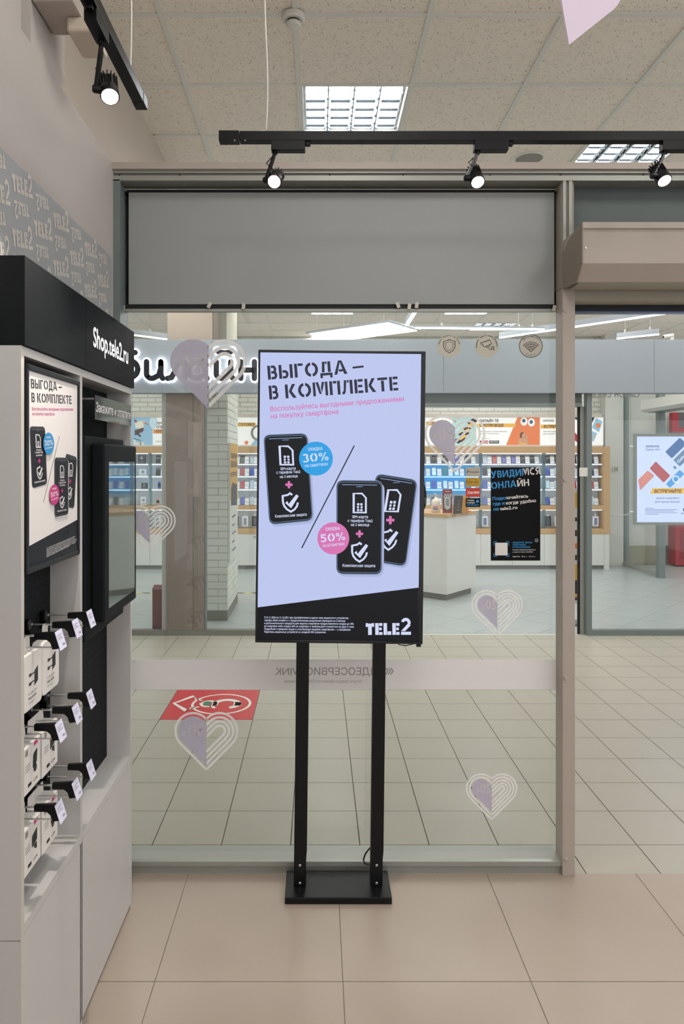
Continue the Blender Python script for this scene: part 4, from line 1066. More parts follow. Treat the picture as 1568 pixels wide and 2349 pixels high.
# round info stickers
GI = YG - 0.0006
def arc_text(g, mb, t, cx, cy, r, a0, a1, cap, layer=2, inner=False):
    n = len(t)
    for i, ch in enumerate(t):
        if ch == ' ': continue
        an = math.radians(a0 + (a1-a0)*(i+0.5)/n); s_ = math.radians((a1-a0)/n)*r*0.42
        c_ = (cx + r*math.cos(an), cy - r*math.sin(an)); d = (math.sin(an), math.cos(an)) if not inner else (-math.sin(an), -math.cos(an))
        s_ = abs(s_)
        g.text(mb, ch, (c_[0]-d[0]*s_, c_[1]-d[1]*s_), (c_[0]+d[0]*s_, c_[1]+d[1]*s_), cap, layer, 0.005, res=2, fit=False)
def info(cx, kind, label):
    cy = 793.5
    e = empty('info_sticker', P(cx, cy, GI), label=label, cat='sticker', group='round info stickers on the glass')
    g = Gfx(plane_y(GI), 0.0003); mb = MB(); g.circle(mb, cx, cy, 27, layer=0, n=40); ds = ob('disc', mb, M_STK, e)
    mb = MB()
    if kind == 0:
        def sh(k): return [(cx+u*k, cy+v*k) for u, v in ((0, -15), (5, -12), (13, -11), (13, 3), (9, 10), (0, 16), (-9, 10), (-13, 3), (-13, -11), (-5, -12))]
        g.stroke(mb, sh(1), 1.5, 1, True); g.stroke(mb, sh(0.66), 0.9, 1, True); arc_text(g, mb, 'Объект находится под охраной', cx, cy, 22.5, 172, 8, 3.2)
    elif kind == 1:
        g.stroke(mb, [(cx-13, cy-2), (cx-15, cy-6), (cx+7, cy-14), (cx+11, cy-5), (cx-2, cy+1), (cx-7, cy+2), (cx-9, cy-3)], 1.4, 1, True)
        g.stroke(mb, [(cx-2, cy+1), (cx-1, cy+4), (cx+8, cy), (cx+7, cy-3)], 1.2, 1); g.stroke(mb, [(cx+4, cy+4), (cx+6, cy+8), (cx+11, cy+8), (cx+11, cy+3)], 1.2, 1); g.stroke(mb, [(cx+12, cy+1), (cx+16, cy+1), (cx+16, cy+10), (cx+12, cy+8)], 1.2, 1, True)
        arc_text(g, mb, 'Внимание. Ведется видеонаблюдение', cx, cy, 22.5, 190, -5, 3.2)
    else:
        g.ring(mb, cx, cy, 25.6, 27, 1, n=40)
        for r0, r1 in ((19.5, 23), (13.5, 17), (7.5, 11)):
            for rr in (r0, r1): g.ring(mb, cx, cy+14, rr-0.6, rr+0.6, 1, -138, -42, 14)
            for an in (-138, -42):
                c_, s_ = math.cos(math.radians(an)), math.sin(math.radians(an)); g.stroke(mb, [(cx+r0*c_, cy+14+r0*s_), (cx+r1*c_, cy+14+r1*s_)], 1.2, 1)
        g.stroke(mb, [(cx, cy+14), (cx-5, cy+8), (cx, cy+6), (cx+5, cy+8)], 1.3, 1, True)
        arc_text(g, mb, 'Бесплатный WiFi', cx, cy, 20.5, 145, 35, 3.6); arc_text(g, mb, 'Free Wi-Fi', cx, cy, 23, 238, 302, 3.6, inner=True)
    ob('print', mb, M_INK, ds)
info(1030, 0, 'round cream sticker with a shield symbol on the glass')
info(1116, 1, 'round cream sticker with a surveillance camera symbol')
info(1217, 2, 'round cream sticker with a black ring and WiFi symbol')
# stack of four partner stickers
M_BLUEP = mat('sky_blue_print', '2a95d8', 0.4); M_WP = mat('white_print', 'e6e3e0', 0.5); M_POSTB = mat('black_poster', '06080b', 0.5, spec=0.15)
def psticker(y0, y1, name, m, label, draw):
    e = empty('partner_sticker', P(1084, y1, GI), label=label, cat='sticker', group='partner stickers stacked on the glass')
    g = Gfx(plane_y(GI), 0.0003); mb = MB(); g.rect(mb, 1067.5, y0, 1101, y1, 0); bs = ob('base_film', mb, m, e)
    mb = MB(); mats = draw(g, mb); ob('print', mb, mats, bs)
def d1(g, mb):
    g.text(mb, 'Ростелеком', (1076, 1084.5), (1098, 1084), 3.2, 1, 0.02); mb.m(1); g.stroke(mb, [(1071, 1079), (1074, 1080.5), (1071.5, 1083), (1071, 1086)], 1.6); return [M_INK, mat('violet_print', '5a2f88', 0.5)]
def d2(g, mb):
    g.ring(mb, 1084, 1106, 13.5, 14.3, 1, 20, 340, n=28, sv=0.5); g.text(mb, 'КОНЕКС ТРЕЙД', (1073, 1107.5), (1096, 1107.5), 2.8, 1, 0.015); return [M_INK]
def d3(g, mb): g.text(mb, 'Халва', (1070.5, 1133), (1098, 1132), 6.5, 1, 0.03, shear=0.15); return [M_WP]
def d4(g, mb):
    g.text(mb, 'ТАРИФЫ', (1070, 1149.5), (1087, 1149.5), 3.4, 1, 0.02); g.text(mb, 'И СЕРВИС', (1070, 1155), (1089, 1155), 3.4, 1, 0.02); mb.m(1); g.text(mb, 'ДЛЯ БИЗНЕСА', (1070, 1160), (1098, 1160), 3.4, 1, 0.02); g.circle(mb, 1094.5, 1150, 3.6, n=20); return [M_WP, M_BLUEP]
psticker(1072, 1093, 'a', mat('cream_partner_film', 'b9b3a4', 0.5), 'cream partner sticker with violet logo, topmost of the stack', d1)
psticker(1096, 1116, 'b', mat('mustard_film', 'c39a24', 0.5), 'mustard yellow partner sticker with an oval logo', d2)
psticker(1119.5, 1139.5, 'c', mat('orange_red_film', 'cf3a2a', 0.5), 'orange-red partner sticker with white lettering', d3)
psticker(1143, 1163, 'd', M_POSTB, 'black business tariff sticker with blue dot, lowest of the stack', d4)
# black poster
po = empty('window_poster', P(1182, 1286, GI), label='tall black poster with blue and white lettering taped to the glass', cat='poster')
sh = ob('sheet', MB().extr([(X_(1125, GI), Z_(1286, GI)), (X_(1238.5, GI), Z_(1286, GI)), (X_(1238.5, GI), Z_(1072, GI)), (X_(1125, GI), Z_(1072, GI))], lambda u, v, d: (u, d, v), GI-0.0006, GI), M_POSTB, po)
g = Gfx(plane_y(GI-0.0006), 0.0003)
mb = MB(); g.stencil(mb, 'УВИДИМСЯ', (1126, 1097), (1239, 1087.5), 16, 1, split=(0.66, 0, 1)); g.stencil(mb, 'ОНЛАЙН', (1126.5, 1122), (1213.5, 1114), 15.5, 1, split=(0.70, 0, 1))
mb.m(0)
def two(t1, t2, a, mid, b, cap):
    mb.m(0); g.text(mb, t1, a, mid, cap, 1, 0.025); mb.m(1)
    g.text(mb, t2, (mid[0]+(0 if t1[-1] not in 'и а' else 3), mid[1]), b, cap, 1, 0.025)
two('Подкл', 'ючайтесь', (1129, 1147.5), (1162, 1145.3), (1211, 1141), 7.2)
two('где и', 'когда удобно', (1130, 1159.5), (1157, 1157.5), (1229, 1151.5), 7.2)
two('на', 'tele2.ru', (1131.5, 1171.5), (1143, 1170.5), (1186, 1167), 7.2)
mb.m(0)
for i, t in enumerate(('ЗАЩИТИТЕ ЭКРАН', 'СМАРТФОНА', 'В ПРИЛОЖЕНИИ')): g.text(mb, t, (1175, 1246.5+i*5.3), (1175+(45, 31, 40)[i], 1246.2+i*5.3), 3.6, 1, 0.02, res=2)
for a, b, c in (((1132, 1251), (1132, 1242.5), (1140, 1242.5)), ((1159, 1242.5), (1166.5, 1242.5), (1166.5, 1251)), ((1132, 1268.5), (1132, 1276.5), (1140, 1276.5)), ((1159, 1276.5), (1166.5, 1276.5), (1166.5, 1268.5))): g.stroke(mb, [a, b, c], 1.2)
mb.m(1)
g.text(mb, 'Скачайте приложение Digital Care', (1175, 1262.5), (1228, 1262), 2.6, 1, 0.01, res=2); g.text(mb, 'и защитите экран смартфона', (1175, 1267.5), (1222, 1267), 2.6, 1, 0.01, res=2)
g.text(mb, 'Digital Care', (1175.5, 1278), (1192, 1277.5), 2.8, 1, 0.015, res=2); g.text(mb, 'App Store', (1200, 1277.5), (1208, 1277.5), 2, 1, 0, res=2); g.text(mb, 'Google Play', (1216, 1277.5), (1227, 1277.5), 2, 1, 0, res=2)
g.circle(mb, 1197.5, 1276.5, 1.3, n=10); g.poly(mb, [(1213, 1275), (1215.5, 1276.6), (1213, 1278)]); g.ring(mb, 1230, 1239.5, 3.4, 4.0, n=20); g.text(mb, '4+', (1228, 1241), (1232, 1241), 2.8, 1, 0.01)
ob('lettering', mb, [M_BLUEP, M_WP], sh)
mb = MB(); g.rect(mb, 1135, 1245, 1163.5, 1274); ob('blank_square', mb, M_WP, sh)
# ================================================================== CORRIDOR AND PHONE SALON OPPOSITE
# red arrow sign on the corridor floor
fx0, fx1, fy0, fy1 = 0.1856-4*0.3007+0.003, 0.1856-2*0.3007-0.003, 4.602, 5.198
fs = empty('floor_sign', ((fx0+fx1)/2, fy0, 0), label='red square floor sticker with a white arrow, ring and figure five', cat='floor sticker')
box('film', mat('red_floor_film', 'c23038', 0.35), fx0, fx1, fy0, fy1, 0.0001, 0.0008, fs)
g = Gfx(lambda u, v, d: (fx0+u*(fx1-fx0), fy0+v*(fy1-fy0), 0.0008+d), 0.0005)
M_FW = mat('white_floor_print', 'dfe0d8', 0.4)
mb = MB(); g.ring(mb, .60, .50, .315, .345, n=40)
g.stroke(mb, [(.27, .36), (.24, .27), (.05, .52), (.24, .78), (.27, .68)], .03); g.stroke(mb, [(.27, .66), (.36, .62)], .03); g.stroke(mb, [(.27, .36), (.36, .40)], .03)
g.stroke(mb, [(.40, .58), (.46, .60), (.52, .56), (.53, .48), (.50, .40), (.55, .36)], .045)
g.ring(mb, .66, .5, .10, .17, 1, -70, 205, 22); g.stroke(mb, [(.40, .58), (.36, .50), (.40, .42), (.50, .40)], .035); g.rect(mb, .74, .44, .83, .56)
ob('print', mb, M_FW, fs)
mb = MB(); g.poly(mb, [(.39, .56), (.39, .46), (.45, .44), (.48, .47), (.48, .56), (.43, .585)], 2); ob('leaf_print', mb, mat('green_print', '2f7a56', 0.4), fs)
# ---- fascia and lit letters
ZF0, ZF1 = 2.315, 2.822; YFs = 6.78
fa = empty('shopfront_fascia', (0, YFs, ZF0), kind='structure', label='long grey fascia board over the salon front', cat='fascia')
for a, b in ((-7, -3.12), (-3.118, -1.0), (-0.998, 1.2), (1.202, 3.2), (3.202, 5.6)): box('fascia_board', M_FASCIA, a, b, YFs, YFs+0.12, ZF0, ZF1, fa, 0.002)
sg = empty('salon_sign', (-1.2, YFs-0.01, 2.4), label='backlit rounded letters of the salon name, dark with white outline', cat='sign')
M_SW = mat('white_lit_acrylic', 'ffffff', 0.4, emit=1.6, emit_col='f4f6ff'); M_SN = mat('navy_acrylic', '161d2b', 0.3)
def letter(paths, name):
    for r, y0, y1, m, nm in ((10.2, 0.030, 0.012, M_SW, name), (6.2, 0.040, 0.031, M_SN, 'letter_face')):
        mb = MB()
        for pts in paths:
            k = 0
            for i in range(len(pts)-1):
                (x0, y0_), (x1, y1_) = pts[i], pts[i+1]; L = math.hypot(x1-x0, y1_-y0_); dx, dy = (x1-x0)/L, (y1_-y0_)/L
                base = math.atan2(dx, -dy); out = []
                a0 = math.atan2(dy, dx)
                for j in range(9): an = a0 - math.pi/2 + math.pi*j/8; out.append((x1+r*math.cos(an), y1_+r*math.sin(an)))
                for j in range(9): an = a0 + math.pi/2 + math.pi*j/8; out.append((x0+r*math.cos(an), y0_+r*math.sin(an)))
                e0 = (i % 3)*0.0006
                mb.extr([(X_(u, YFs), Z_(v, YFs)) for u, v in out], lambda u, v, d: (u, d, v), YFs-y0-e0, YFs-y1)
        o = ob(nm, mb, m, sg if nm == name else last)
        if nm == name: last = o
def arc(cx, cy, rx, ry, a0, a1, n=14): return [(cx+rx*math.cos(math.radians(a0+(a1-a0)*k/n)), cy-ry*math.sin(math.radians(a0+(a1-a0)*k/n))) for k in range(n+1)]
letter([arc(297, 848, 21, 20, 0, 360, 22), [(277, 850), (276, 830), (283, 816), (297, 811), (312, 810)]], 'letter')
letter([[(338, 831), (338, 855)] + arc(350, 858, 12, 11, 180, 290, 5) + [(366, 862), (370.6, 846), (370.6, 831)], [(370.6, 831), (370.6, 862), (375, 869)]], 'letter')
letter([[(386, 869), (395, 867), (403, 852), (408, 832), (426, 832), (426, 869)]], 'letter')
letter([arc(453, 850, 18, 19, 50, 310, 14), [(472, 831), (472, 862), (476, 869)]], 'letter')
letter([[(497, 831), (497, 855)] + arc(509, 858, 12, 11, 180, 290, 5) + [(525, 862), (530, 846), (530, 831)], [(530, 831), (530, 862), (535, 869)], arc(516, 804, 17, 7, 190, 350, 6)], 'letter')
letter([[(553, 831), (553, 869)], [(584, 831), (584, 869)], [(553, 850), (584, 850)]], 'letter')
# ---- glazed front
sfw = empty('window_2', (-1.5, YB, 0), kind='structure', label='glazed salon front with grey metal bottom rail, facing the shop', cat='window')
box('glass_pane', M_GLASS2, -4.2, -1.45, YB, YB+0.008, 0.05, ZF0, sfw); box('glass_pane', M_GLASS2, -1.06, 0.70, YB, YB+0.008, 0.05, ZF0, sfw)
box('bottom_rail', M_PLINTH, -7, 0.74, YB-0.03, YB+0.035, 0, 0.052, sfw); box('jamb', M_ALU_D, 0.70, 0.74, YB-0.03, YB+0.035, 0.052, ZF0, sfw)
box('jamb', M_ALU, -1.485, -1.445, YB-0.02, YB+0.03, 0.052, ZF0, sfw); box('jamb', M_ALU_D, -1.075, -1.06, YB-0.02, YB+0.03, 0.052, ZF0, sfw)
cl = empty('pillar', (-1.25, YB, 0), kind='structure', label='glossy taupe pillar in the salon front below the lit letters', cat='pillar')
box('pillar_panel', M_TAUPE, -1.443, -1.185, YB-0.03, YB+0.10, 0.053, ZF0, cl); box('pillar_panel', M_TAUPE, -1.183, -1.077, YB-0.026, YB+0.10, 0.053, ZF0, cl)
box('upper_shaft', mat('beige_plaster', 'a89b8f', 0.7), -1.46, -1.02, 6.96, 7.40, 2.33, CEIL, cl)
box('upper_joint', mat('beige_plaster_joint', '7c7066', 0.7), -1.02, -1.012, 6.97, 7.40, 2.33, CEIL, cl)
g = Gfx(plane_y(YB-0.026), 0.001); mb = MB(); g.rect(mb, 441, 968, 462, 1140); po_ = ob('pale_rect', mb, mat('faint_grey_rect', '8d837b', 0.3), cl)  # flat, slightly paler rectangle on the pillar panel
d2_ = empty('door_2', (1.6, YB, 0), kind='structure', label='open salon entrance with dark header and sliding glass leaf', cat='door')
box('header', M_PANEL_D, 0.742, 2.535, YB-0.01, YB+0.1, 2.225, ZF0-0.001, d2_); box('header_lip', M_ALU_D, 0.742, 2.535, YB-0.02, YB+0.1, 2.19, 2.224, d2_)
box('floor_track', mat('pale_floor_track', 'c9cbc4', 0.4), 0.742, 2.50, YB-0.02, YB+0.03, 0.0, 0.004, d2_)
box('sliding_leaf_stile', M_ALU, 2.535, 2.575, YB+0.03, YB+0.07, 0.0, 2.19, d2_); box('leaf_edge', M_DARKGAP, 2.515, 2.533, YB+0.035, YB+0.06, 0.0, 2.19, d2_)
box('handle', M_PLASTIC_W, X_(1325, YB), X_(1342, YB), YB-0.06, YB-0.032, Z_(1093, YB), Z_(1073, YB), d2_, 0.004)
w3 = empty('window_3', (3.6, YB, 0), kind='structure', label='glazed salon front beside the entrance, behind the light box', cat='window')
box('jamb', M_ALU_D, 2.577, 2.625, YB-0.03, YB+0.05, 0, ZF0, w3); box('bottom_rail', M_ALU_D, 2.625, 5.6, YB-0.03, YB+0.03, 0, 0.05, w3)
box('glass_pane', M_GLASS2, 2.625, 5.6, YB, YB+0.008, 0.05, ZF0, w3)
g = Gfx(lambda u, v, d: (X_(u, YB), YB+0.012+d, Z_(v, YB)), 0.0006); mb = MB(); g.text(mb, 'Салон связи', (1468, 911), (1350, 911), 15, 1, 0.03, vflip=1); ob('lettering', mb, M_WP, w3)
# red cabinet behind the glass
rc = empty('red_floor_box', (-1.48, 6.98, 0), label='narrow dark red box on the floor beside the taupe pillar', cat='box')
box('box_body', mat('maroon_metal', '6b1c24', 0.4), -1.60, X_(382, 6.98), 6.93, 7.03, 0.0, 0.42, rc, 0.004); ob('lid', MB().extr([(6.925, 0.42), (7.035, 0.42), (7.035, 0.45)], lambda u, v, d: (d, u, v), -1.605, X_(382, 6.98)+0.003), mat('maroon_metal', '6b1c24', 0.4), rc)
# brick column with banner
bc = empty('brick_column', (-1.05, 7.9, 0), kind='structure', label='white painted brick column with grey plinth inside the salon', cat='column')
bx0, bx1, by0, by1 = -1.157, -0.943, 7.462, 8.44
box('column_core', M_MORTAR, bx0, bx1-0.004, by0+0.004, by1, 0, CEIL, bc); box('plinth', M_PLINTH, bx0-0.004, bx1+0.004, by0-0.006, by1, 0, 0.105, bc)
random.seed(3)
for r in range(45):
    z = 0.105 + 0.0755*r
    if z > 2.75: break
    if r % 2 == 0: xs = ((bx0, bx0+0.125), (bx0+0.125, bx1+0.008))
    else: xs = ((bx0, bx1+0.008),)
    for a, b in xs: box('brick', M_BRICK, a+0.003, b-(0.003 if b < bx1 else 0), by0-0.002-random.random()*0.004, by0+0.05, z+0.003, z+0.0725, bc)
    y = by0+0.052 + (0.09 if r % 2 else 0.0)
    ys = [by0+0.052] if r % 2 == 0 else [by0+0.052, by0+0.16]
    while ys[-1] < by1: ys.append(ys[-1]+0.25)
    for a, b in zip(ys[:-1], ys[1:]): box('brick', M_BRICK, bx1-0.04, bx1+0.004+random.random()*0.004, a+0.003, min(b, by1)-0.003, z+0.003, z+0.0725, bc)
bn = empty('salon_banner', (-0.925, 7.8, 0.6), label='tall yellow and white banner on the brick column side', cat='banner')
box('board', mat('banner_white', 'd9d9d4', 0.5), -0.932, -0.912, 7.475, 8.18, 0.60, 1.86, bn)
g = Gfx(lambda u, v, d: (-0.912+d, u, v), 0.001); mb = MB(); g.poly(mb, [(7.475, 1.26), (8.18, 1.22), (8.18, 1.86), (7.475, 1.86)]); ob('yellow_field', mb, mat('banner_yellow', 'd9a441', 0.5), bn)
mb = MB()
for k, (z, c, t) in enumerate(((1.70, .05, 'ПОДКЛЮЧИ'), (1.60, .07, 'БИЛАЙН'), (1.50, .05, 'ИНТЕРНЕТ'))): g.text(mb, t, (7.55, z), (8.1, z), c, 2, 0.02, vflip=1)
g.poly(mb, [(7.56, 1.20), (8.1, 1.17), (8.1, 1.40), (7.70, 1.44), (7.56, 1.38)], 2)
for k in range(5): g.rect(mb, 7.65, 1.06-k*.09, 8.0-(k % 2)*.12, 1.075-k*.09, 2)
ob('lettering', mb, M_INK, bn)
# hazard tape on the floor
def tape_mat():
    m = mat('hazard_tape', 'd9c95a', 0.5); nt = m.node_tree; b = nt.nodes['Principled BSDF']; mx = b.inputs['Base Color'].links[0].from_node
    tc = nt.nodes.new('ShaderNodeTexCoord'); wv = nt.nodes.new('ShaderNodeTexWave'); wv.bands_direction = 'DIAGONAL'; wv.inputs['Scale'].default_value = 3.2
    gt = nt.nodes.new('ShaderNodeMath'); gt.operation = 'GREATER_THAN'; gt.inputs[1].default_value = 0.5
    nt.links.new(tc.outputs['Object'], wv.inputs['Vector']); nt.links.new(wv.outputs['Fac'], gt.inputs[0]); nt.links.new(gt.outputs[0], mx.inputs[0])
    mx.inputs[6].default_value = rgb('3a3a34'); mx.inputs[7].default_value = rgb('e0cf5e'); return m
box('floor_tape', tape_mat(), -4.0, 0.3, 9.0, 9.055, 0.0002, 0.0012, label='yellow and black striped tape line on the salon floor', cat='tape')
# ---- cabinets along the back wall
YC = 11.0; ZS = (1.632, 1.442, 1.240); ZW = 0.985
M_BLUEBACK = mat('glowing_blue_display_back', '4fb2e6', 0.4, emit=0.25, emit_col='4fb2e6'); M_POSTER_BACK = mat('lightbox_white', 'e6e4e2', 0.4, emit=0.30, emit_col='ffffff')  # slight glow put into the blue backs and shelves, which are no lamps
M_LIT = mat('lit_back_panel', 'e4ebf2', 0.4)
def cabinet(x0, x1, label, blue=False, led=True):
    e = empty('display_cabinet', ((x0+x1)/2, YC, 0), label=label, cat='display cabinet', group='salon display cabinets')
    box('plinth', M_PLINTH, x0, x1, YC+0.04, YC+0.55, 0, 0.06, e)
    box('cupboard_body', M_SALONW, x0, x1, YC+0.02, YC+0.57, 0.061, 0.545, e)
    xm = (x0+x1)/2
    for a, b, k in ((x0, xm, xm-0.05), (xm, x1, xm+0.05)):
        d = box('door', M_SALONW, a+0.002, b-0.002, YC, YC+0.019, 0.063, 0.543, e); ob('knob', MB().lathe([(0.012, 0), (0.014, 0.015)], (k, YC, 0.50), (0, -1, 0), 10), M_STEEL, d)
    box('wood_rail', M_WOOD, x0, x1, YC-0.005, YC+0.57, 0.546, 0.624, e); box('wood_rail', M_WOOD, x0, x1, YC-0.005, YC+0.57, 0.914, ZW-0.002, e); box('wood_rail', M_WOOD, x0, x1, YC-0.005, YC+0.57, 1.788, 1.895, e)
    box('back_panel', M_LIT, x0, x1, YC+0.26, YC+0.57, 0.625, 0.913, e); box('back_panel', M_LIT, x0, x1, YC+0.26, YC+0.57, ZW, 1.787, e)
    if blue: box('back_panel', M_BLUEBACK, x0+0.03, x1-0.03, YC+0.25, YC+0.259, 1.15, 1.62, e)
    for k, z in enumerate(ZS): box('shelf', M_BLUEBACK if blue and k else M_SHELFW, x0+0.02, x1-0.02, YC+0.02, YC+0.259 if not blue else YC+0.249, z-0.018, z, e)
    for z in ZS: box('led_strip', M_LEDS, x0+0.03, x1-0.03, YC+0.024, YC+0.036, z-0.022, z-0.0185, e)
    box('divider', M_GLASS_EDGE, x0, x0+0.012, YC-0.004, YC+0.13, 0.63, 1.786, e)
    box('led_strip', M_LEDS, x0+0.03, x1-0.03, YC+0.01, YC+0.025, 1.782, 1.787, e); box('led_strip', M_LEDS, x0+0.03, x1-0.03, YC+0.01, YC+0.025, 0.909, 0.913, e)
    box('slat_ledge', M_SALONW, x0, x1, YC+0.05, YC+0.57, 1.896, 1.915, e)
    return e
EDG = [-3.56, -2.58, -1.40, -0.42, 0.56, 1.54, 2.52, 3.50, 4.42]
ORD = ['eighth', 'seventh', 'sixth', 'fifth', 'fourth', 'third', 'second', 'first']
CABS = [cabinet(EDG[i], EDG[i+1], '%s phone display cabinet counted from the bare wall end%s' % (ORD[i], ', with sky-blue shelves' if i == 5 else ''), blue=(i == 5)) for i in range(8)]
endp = empty('cabinet_end_panel', (4.46, YC, 0), label='oak end panel closing the row of display cabinets', cat='panel')
box('wood_side', M_WOOD, 4.421, 4.51, YC-0.005, YC+0.57, 0.546, 1.895, endp); box('white_base', M_SALONW, 4.421, 4.50, YC, YC+0.57, 0.0, 0.545, endp)
# price cards, phones
PC = [('black', '1c2026'), ('dark blue', '1d2f52'), ('white', 'd8dde6'), ('red', 'b33340'), ('teal', '2d7d80'), ('blue', '2a4fb0'), ('light blue', '7fb8dc'), ('violet', '5b58a8')]
def lean(w_, h, t, back=0.28):
    c_, s_ = math.cos(back), math.sin(back)
    return lambda u, v, d: (u, v*s_ - d*c_, v*c_ + d*s_ + t*s_*0)
PM = {}
for n, c in PC:
    f = lean(0, 0, 0); mb = MB(); mb.m(0).extr(rquad([(-.034, 0), (.034, 0), (.034, .128), (-.034, .128)], .008), f, -0.008, 0)
    sc = {'white': 'b8c6d8', 'light blue': 'cfe6f2'}.get(n)
    mb.m(1).add([f(u, v, 0.0008) for u, v in rquad([(-.031, .004), (.031, .004), (.031, .124), (-.031, .124)], .006)], [tuple(range(28))])
    body = mat('phone_body_'+n, '2a2c30' if n != 'white' else 'cfd3d8', 0.3); face = mat('phone_face_'+n, sc or c, 0.2, spec=0.6)
    PM[n] = mb.mesh('smartphone', [body, face])
f = lean(0, 0, 0, 0.2); mb = MB(); mb.m(0).extr([(-.032, 0), (.032, 0), (.032, .105), (-.032, .105)], f, -0.002, 0)
mb.m(1)
for i in range(3):
    for k in range(2): mb.add([f(u, v, 0.0012) for u, v in ((-.024+i*.019, .03+k*.022), (-.014+i*.019, .03+k*.022), (-.014+i*.019, .042+k*.022), (-.024+i*.019, .042+k*.022))], [(0, 1, 2, 3)])
mb.m(2).add([f(u, v, 0.0012) for u, v in ((-.028, .082), (.028, .082), (.028, .1), (-.028, .1))], [(0, 1, 2, 3)])
CARDM = mb.mesh('price_card', [mat('card_white', 'e8ebf2', 0.5), M_GREYINK, mat('card_stripe', 'e3d9b0', 0.5)])
SHN = ['top', 'second', 'third', 'lowest']
NUM = ['first', 'second', 'third', 'fourth', 'fifth', 'sixth']
random.seed(11)
def stock(ci, cols, rows=(0, 1, 2, 3), pat=None, x_rng=None):
    x0, x1 = EDG[ci]+0.05, EDG[ci+1]-0.05
    n = cols; st = (x1-x0)/n
    for r in rows:
        z = (ZS + (ZW,))[r] + 0.0032
        q = 0
        for k in range(n):
            x = x0 + st*(k+0.30)
            if x_rng and not (x_rng[0] < x < x_rng[1]): continue
            cn = (pat[r][k % len(pat[r])] if pat else random.choice(PC)[0])
            inst('smartphone', PM[cn], (x, YC+0.10, z), label='%s smartphone, %s from the divider on the %s shelf of the %s cabinet' % (cn, NUM[k], SHN[r], ORD[ci]), cat='smartphone', group='smartphones on the salon shelves')
            inst('price_card', CARDM, (x+st*0.46, YC+0.09, z), label='white price card beside the %s phone on the %s shelf of the %s cabinet' % (NUM[k], SHN[r], ORD[ci]), cat='price card', group='price cards on the salon shelves')
stock(5, 5, pat=[['blue', 'black', 'black', 'blue', 'dark blue'], ['light blue', 'light blue', 'teal', 'light blue', 'light blue'], ['blue', 'blue', 'light blue', 'light blue', 'teal'], ['white', 'black', 'blue', 'black', 'dark blue']])
stock(6, 6, pat=[['white', 'red', 'violet', 'violet', 'black', 'black'], ['black', 'white', 'red', 'dark blue', 'black', 'light blue'], ['blue', 'blue', 'white', 'black', 'red', 'white'], ['blue', 'white', 'blue', 'dark blue', 'teal', 'blue']])
stock(7, 6, pat=[['black', 'black', 'dark blue', 'black', 'black', 'black'], ['blue', 'light blue', 'dark blue', 'light blue', 'dark blue', 'dark blue'], ['light blue', 'light blue', 'blue', 'red', 'violet', 'red'], ['blue', 'white', 'dark blue', 'blue', 'red', 'white']])
stock(1, 6, x_rng=(-2.6, -2.2), rows=(0, 1), pat=[['black', 'black'], ['black', 'teal']])
stock(2, 6, x_rng=(-1.40, -0.8), pat=[['black', 'black', 'white'], ['red', 'red', 'blue'], ['black', 'red', 'white'], ['blue', 'blue', 'white']])
stock(3, 5, pat=[['black', 'white', 'blue', 'black', 'red'], ['teal', 'black', 'white', 'dark blue', 'black'], ['blue', 'white', 'black', 'red', 'blue'], ['white', 'blue', 'black', 'violet', 'black']])
stock(4, 5, pat=[['dark blue', 'black', 'white', 'black', 'teal'], ['black', 'red', 'blue', 'black', 'white'], ['white', 'black', 'blue', 'blue', 'black'], ['violet', 'white', 'black', 'blue', 'red']])
# boxed phones stacked like cartons on the far left cabinet, watches on stands
def bx(name, x, z, w_, h, col, label, cat):
    e = empty(name, (x, YC+0.1, z), label=label, cat=cat, group='boxed goods on the seventh and eighth cabinets')
    bd = box('carton', mat('carton_'+col, col, 0.5), x-w_/2, x+w_/2, YC+0.06, YC+0.11, z+0.001, z+h, e, 0.002)
    gg = Gfx(lambda u, v, d: (x+u, YC+0.06-d, z+v), 0.001); m2 = MB(); gg.circle(m2, 0, h*.6, w_*.22, n=16); gg.rect(m2, -w_*.35, h*.15, w_*.35, h*.22); ob('print', m2, M_GREYINK, bd)
bx('headphone_box', -2.91, ZS[0], 0.09, 0.15, 'e2e6ec', 'white headphone carton on the top glass shelf beside the kiosk edge', 'box')
bx('headphone_box', -2.72, ZS[0], 0.11, 0.14, '2b3648', 'dark carton with a portrait on the top glass shelf', 'box')
bx('earbud_box', -2.90, ZS[1], 0.10, 0.10, 'dfe4ea', 'white earbud carton on the second glass shelf, outer one', 'box')
bx('earbud_box', -2.70, ZS[1], 0.11, 0.10, 'd6dee6', 'white earbud carton on the second glass shelf, next to the divider', 'box')
bx('earbud_box', -2.88, ZS[2], 0.12, 0.14, 'e6e9ee', 'white earphone carton on the third glass shelf', 'box')
bx('speaker_box', -2.68, ZS[2], 0.09, 0.09, '30343c', 'black speaker carton on the third glass shelf', 'box')
bx('earbud_box', -2.86, ZW, 0.11, 0.16, 'e2e6ec', 'tall white carton on the oak rail beside the divider', 'box')
bx('earbud_box', -2.69, ZW, 0.09, 0.13, 'dfe2e8', 'short white earbud carton on the oak rail next to the divider', 'box')
def watch(x, z, col, label):
    e = empty('smart_watch', (x, YC+0.1, z), label=label, cat='watch', group='watches on the seventh cabinet')
    ob('strap', MB().extr(rquad([(-.018, .0), (.018, .0), (.024, .05), (.014, .105), (-.014, .105), (-.024, .05)], .006), lambda u, v, d: (x+u, YC+0.08+d, z+v+.001), 0, 0.02), mat('strap_'+col, col, 0.5), e)
    ob('case', MB().extr(rquad([(-.022, .035), (.022, .035), (.022, .078), (-.022, .078)], .01), lambda u, v, d: (x+u, YC+0.07+d, z+v), 0, 0.01), M_BLACKP, e)
watch(-2.45, ZS[2], '2748a8', 'blue child watch on the third shelf of the seventh cabinet')
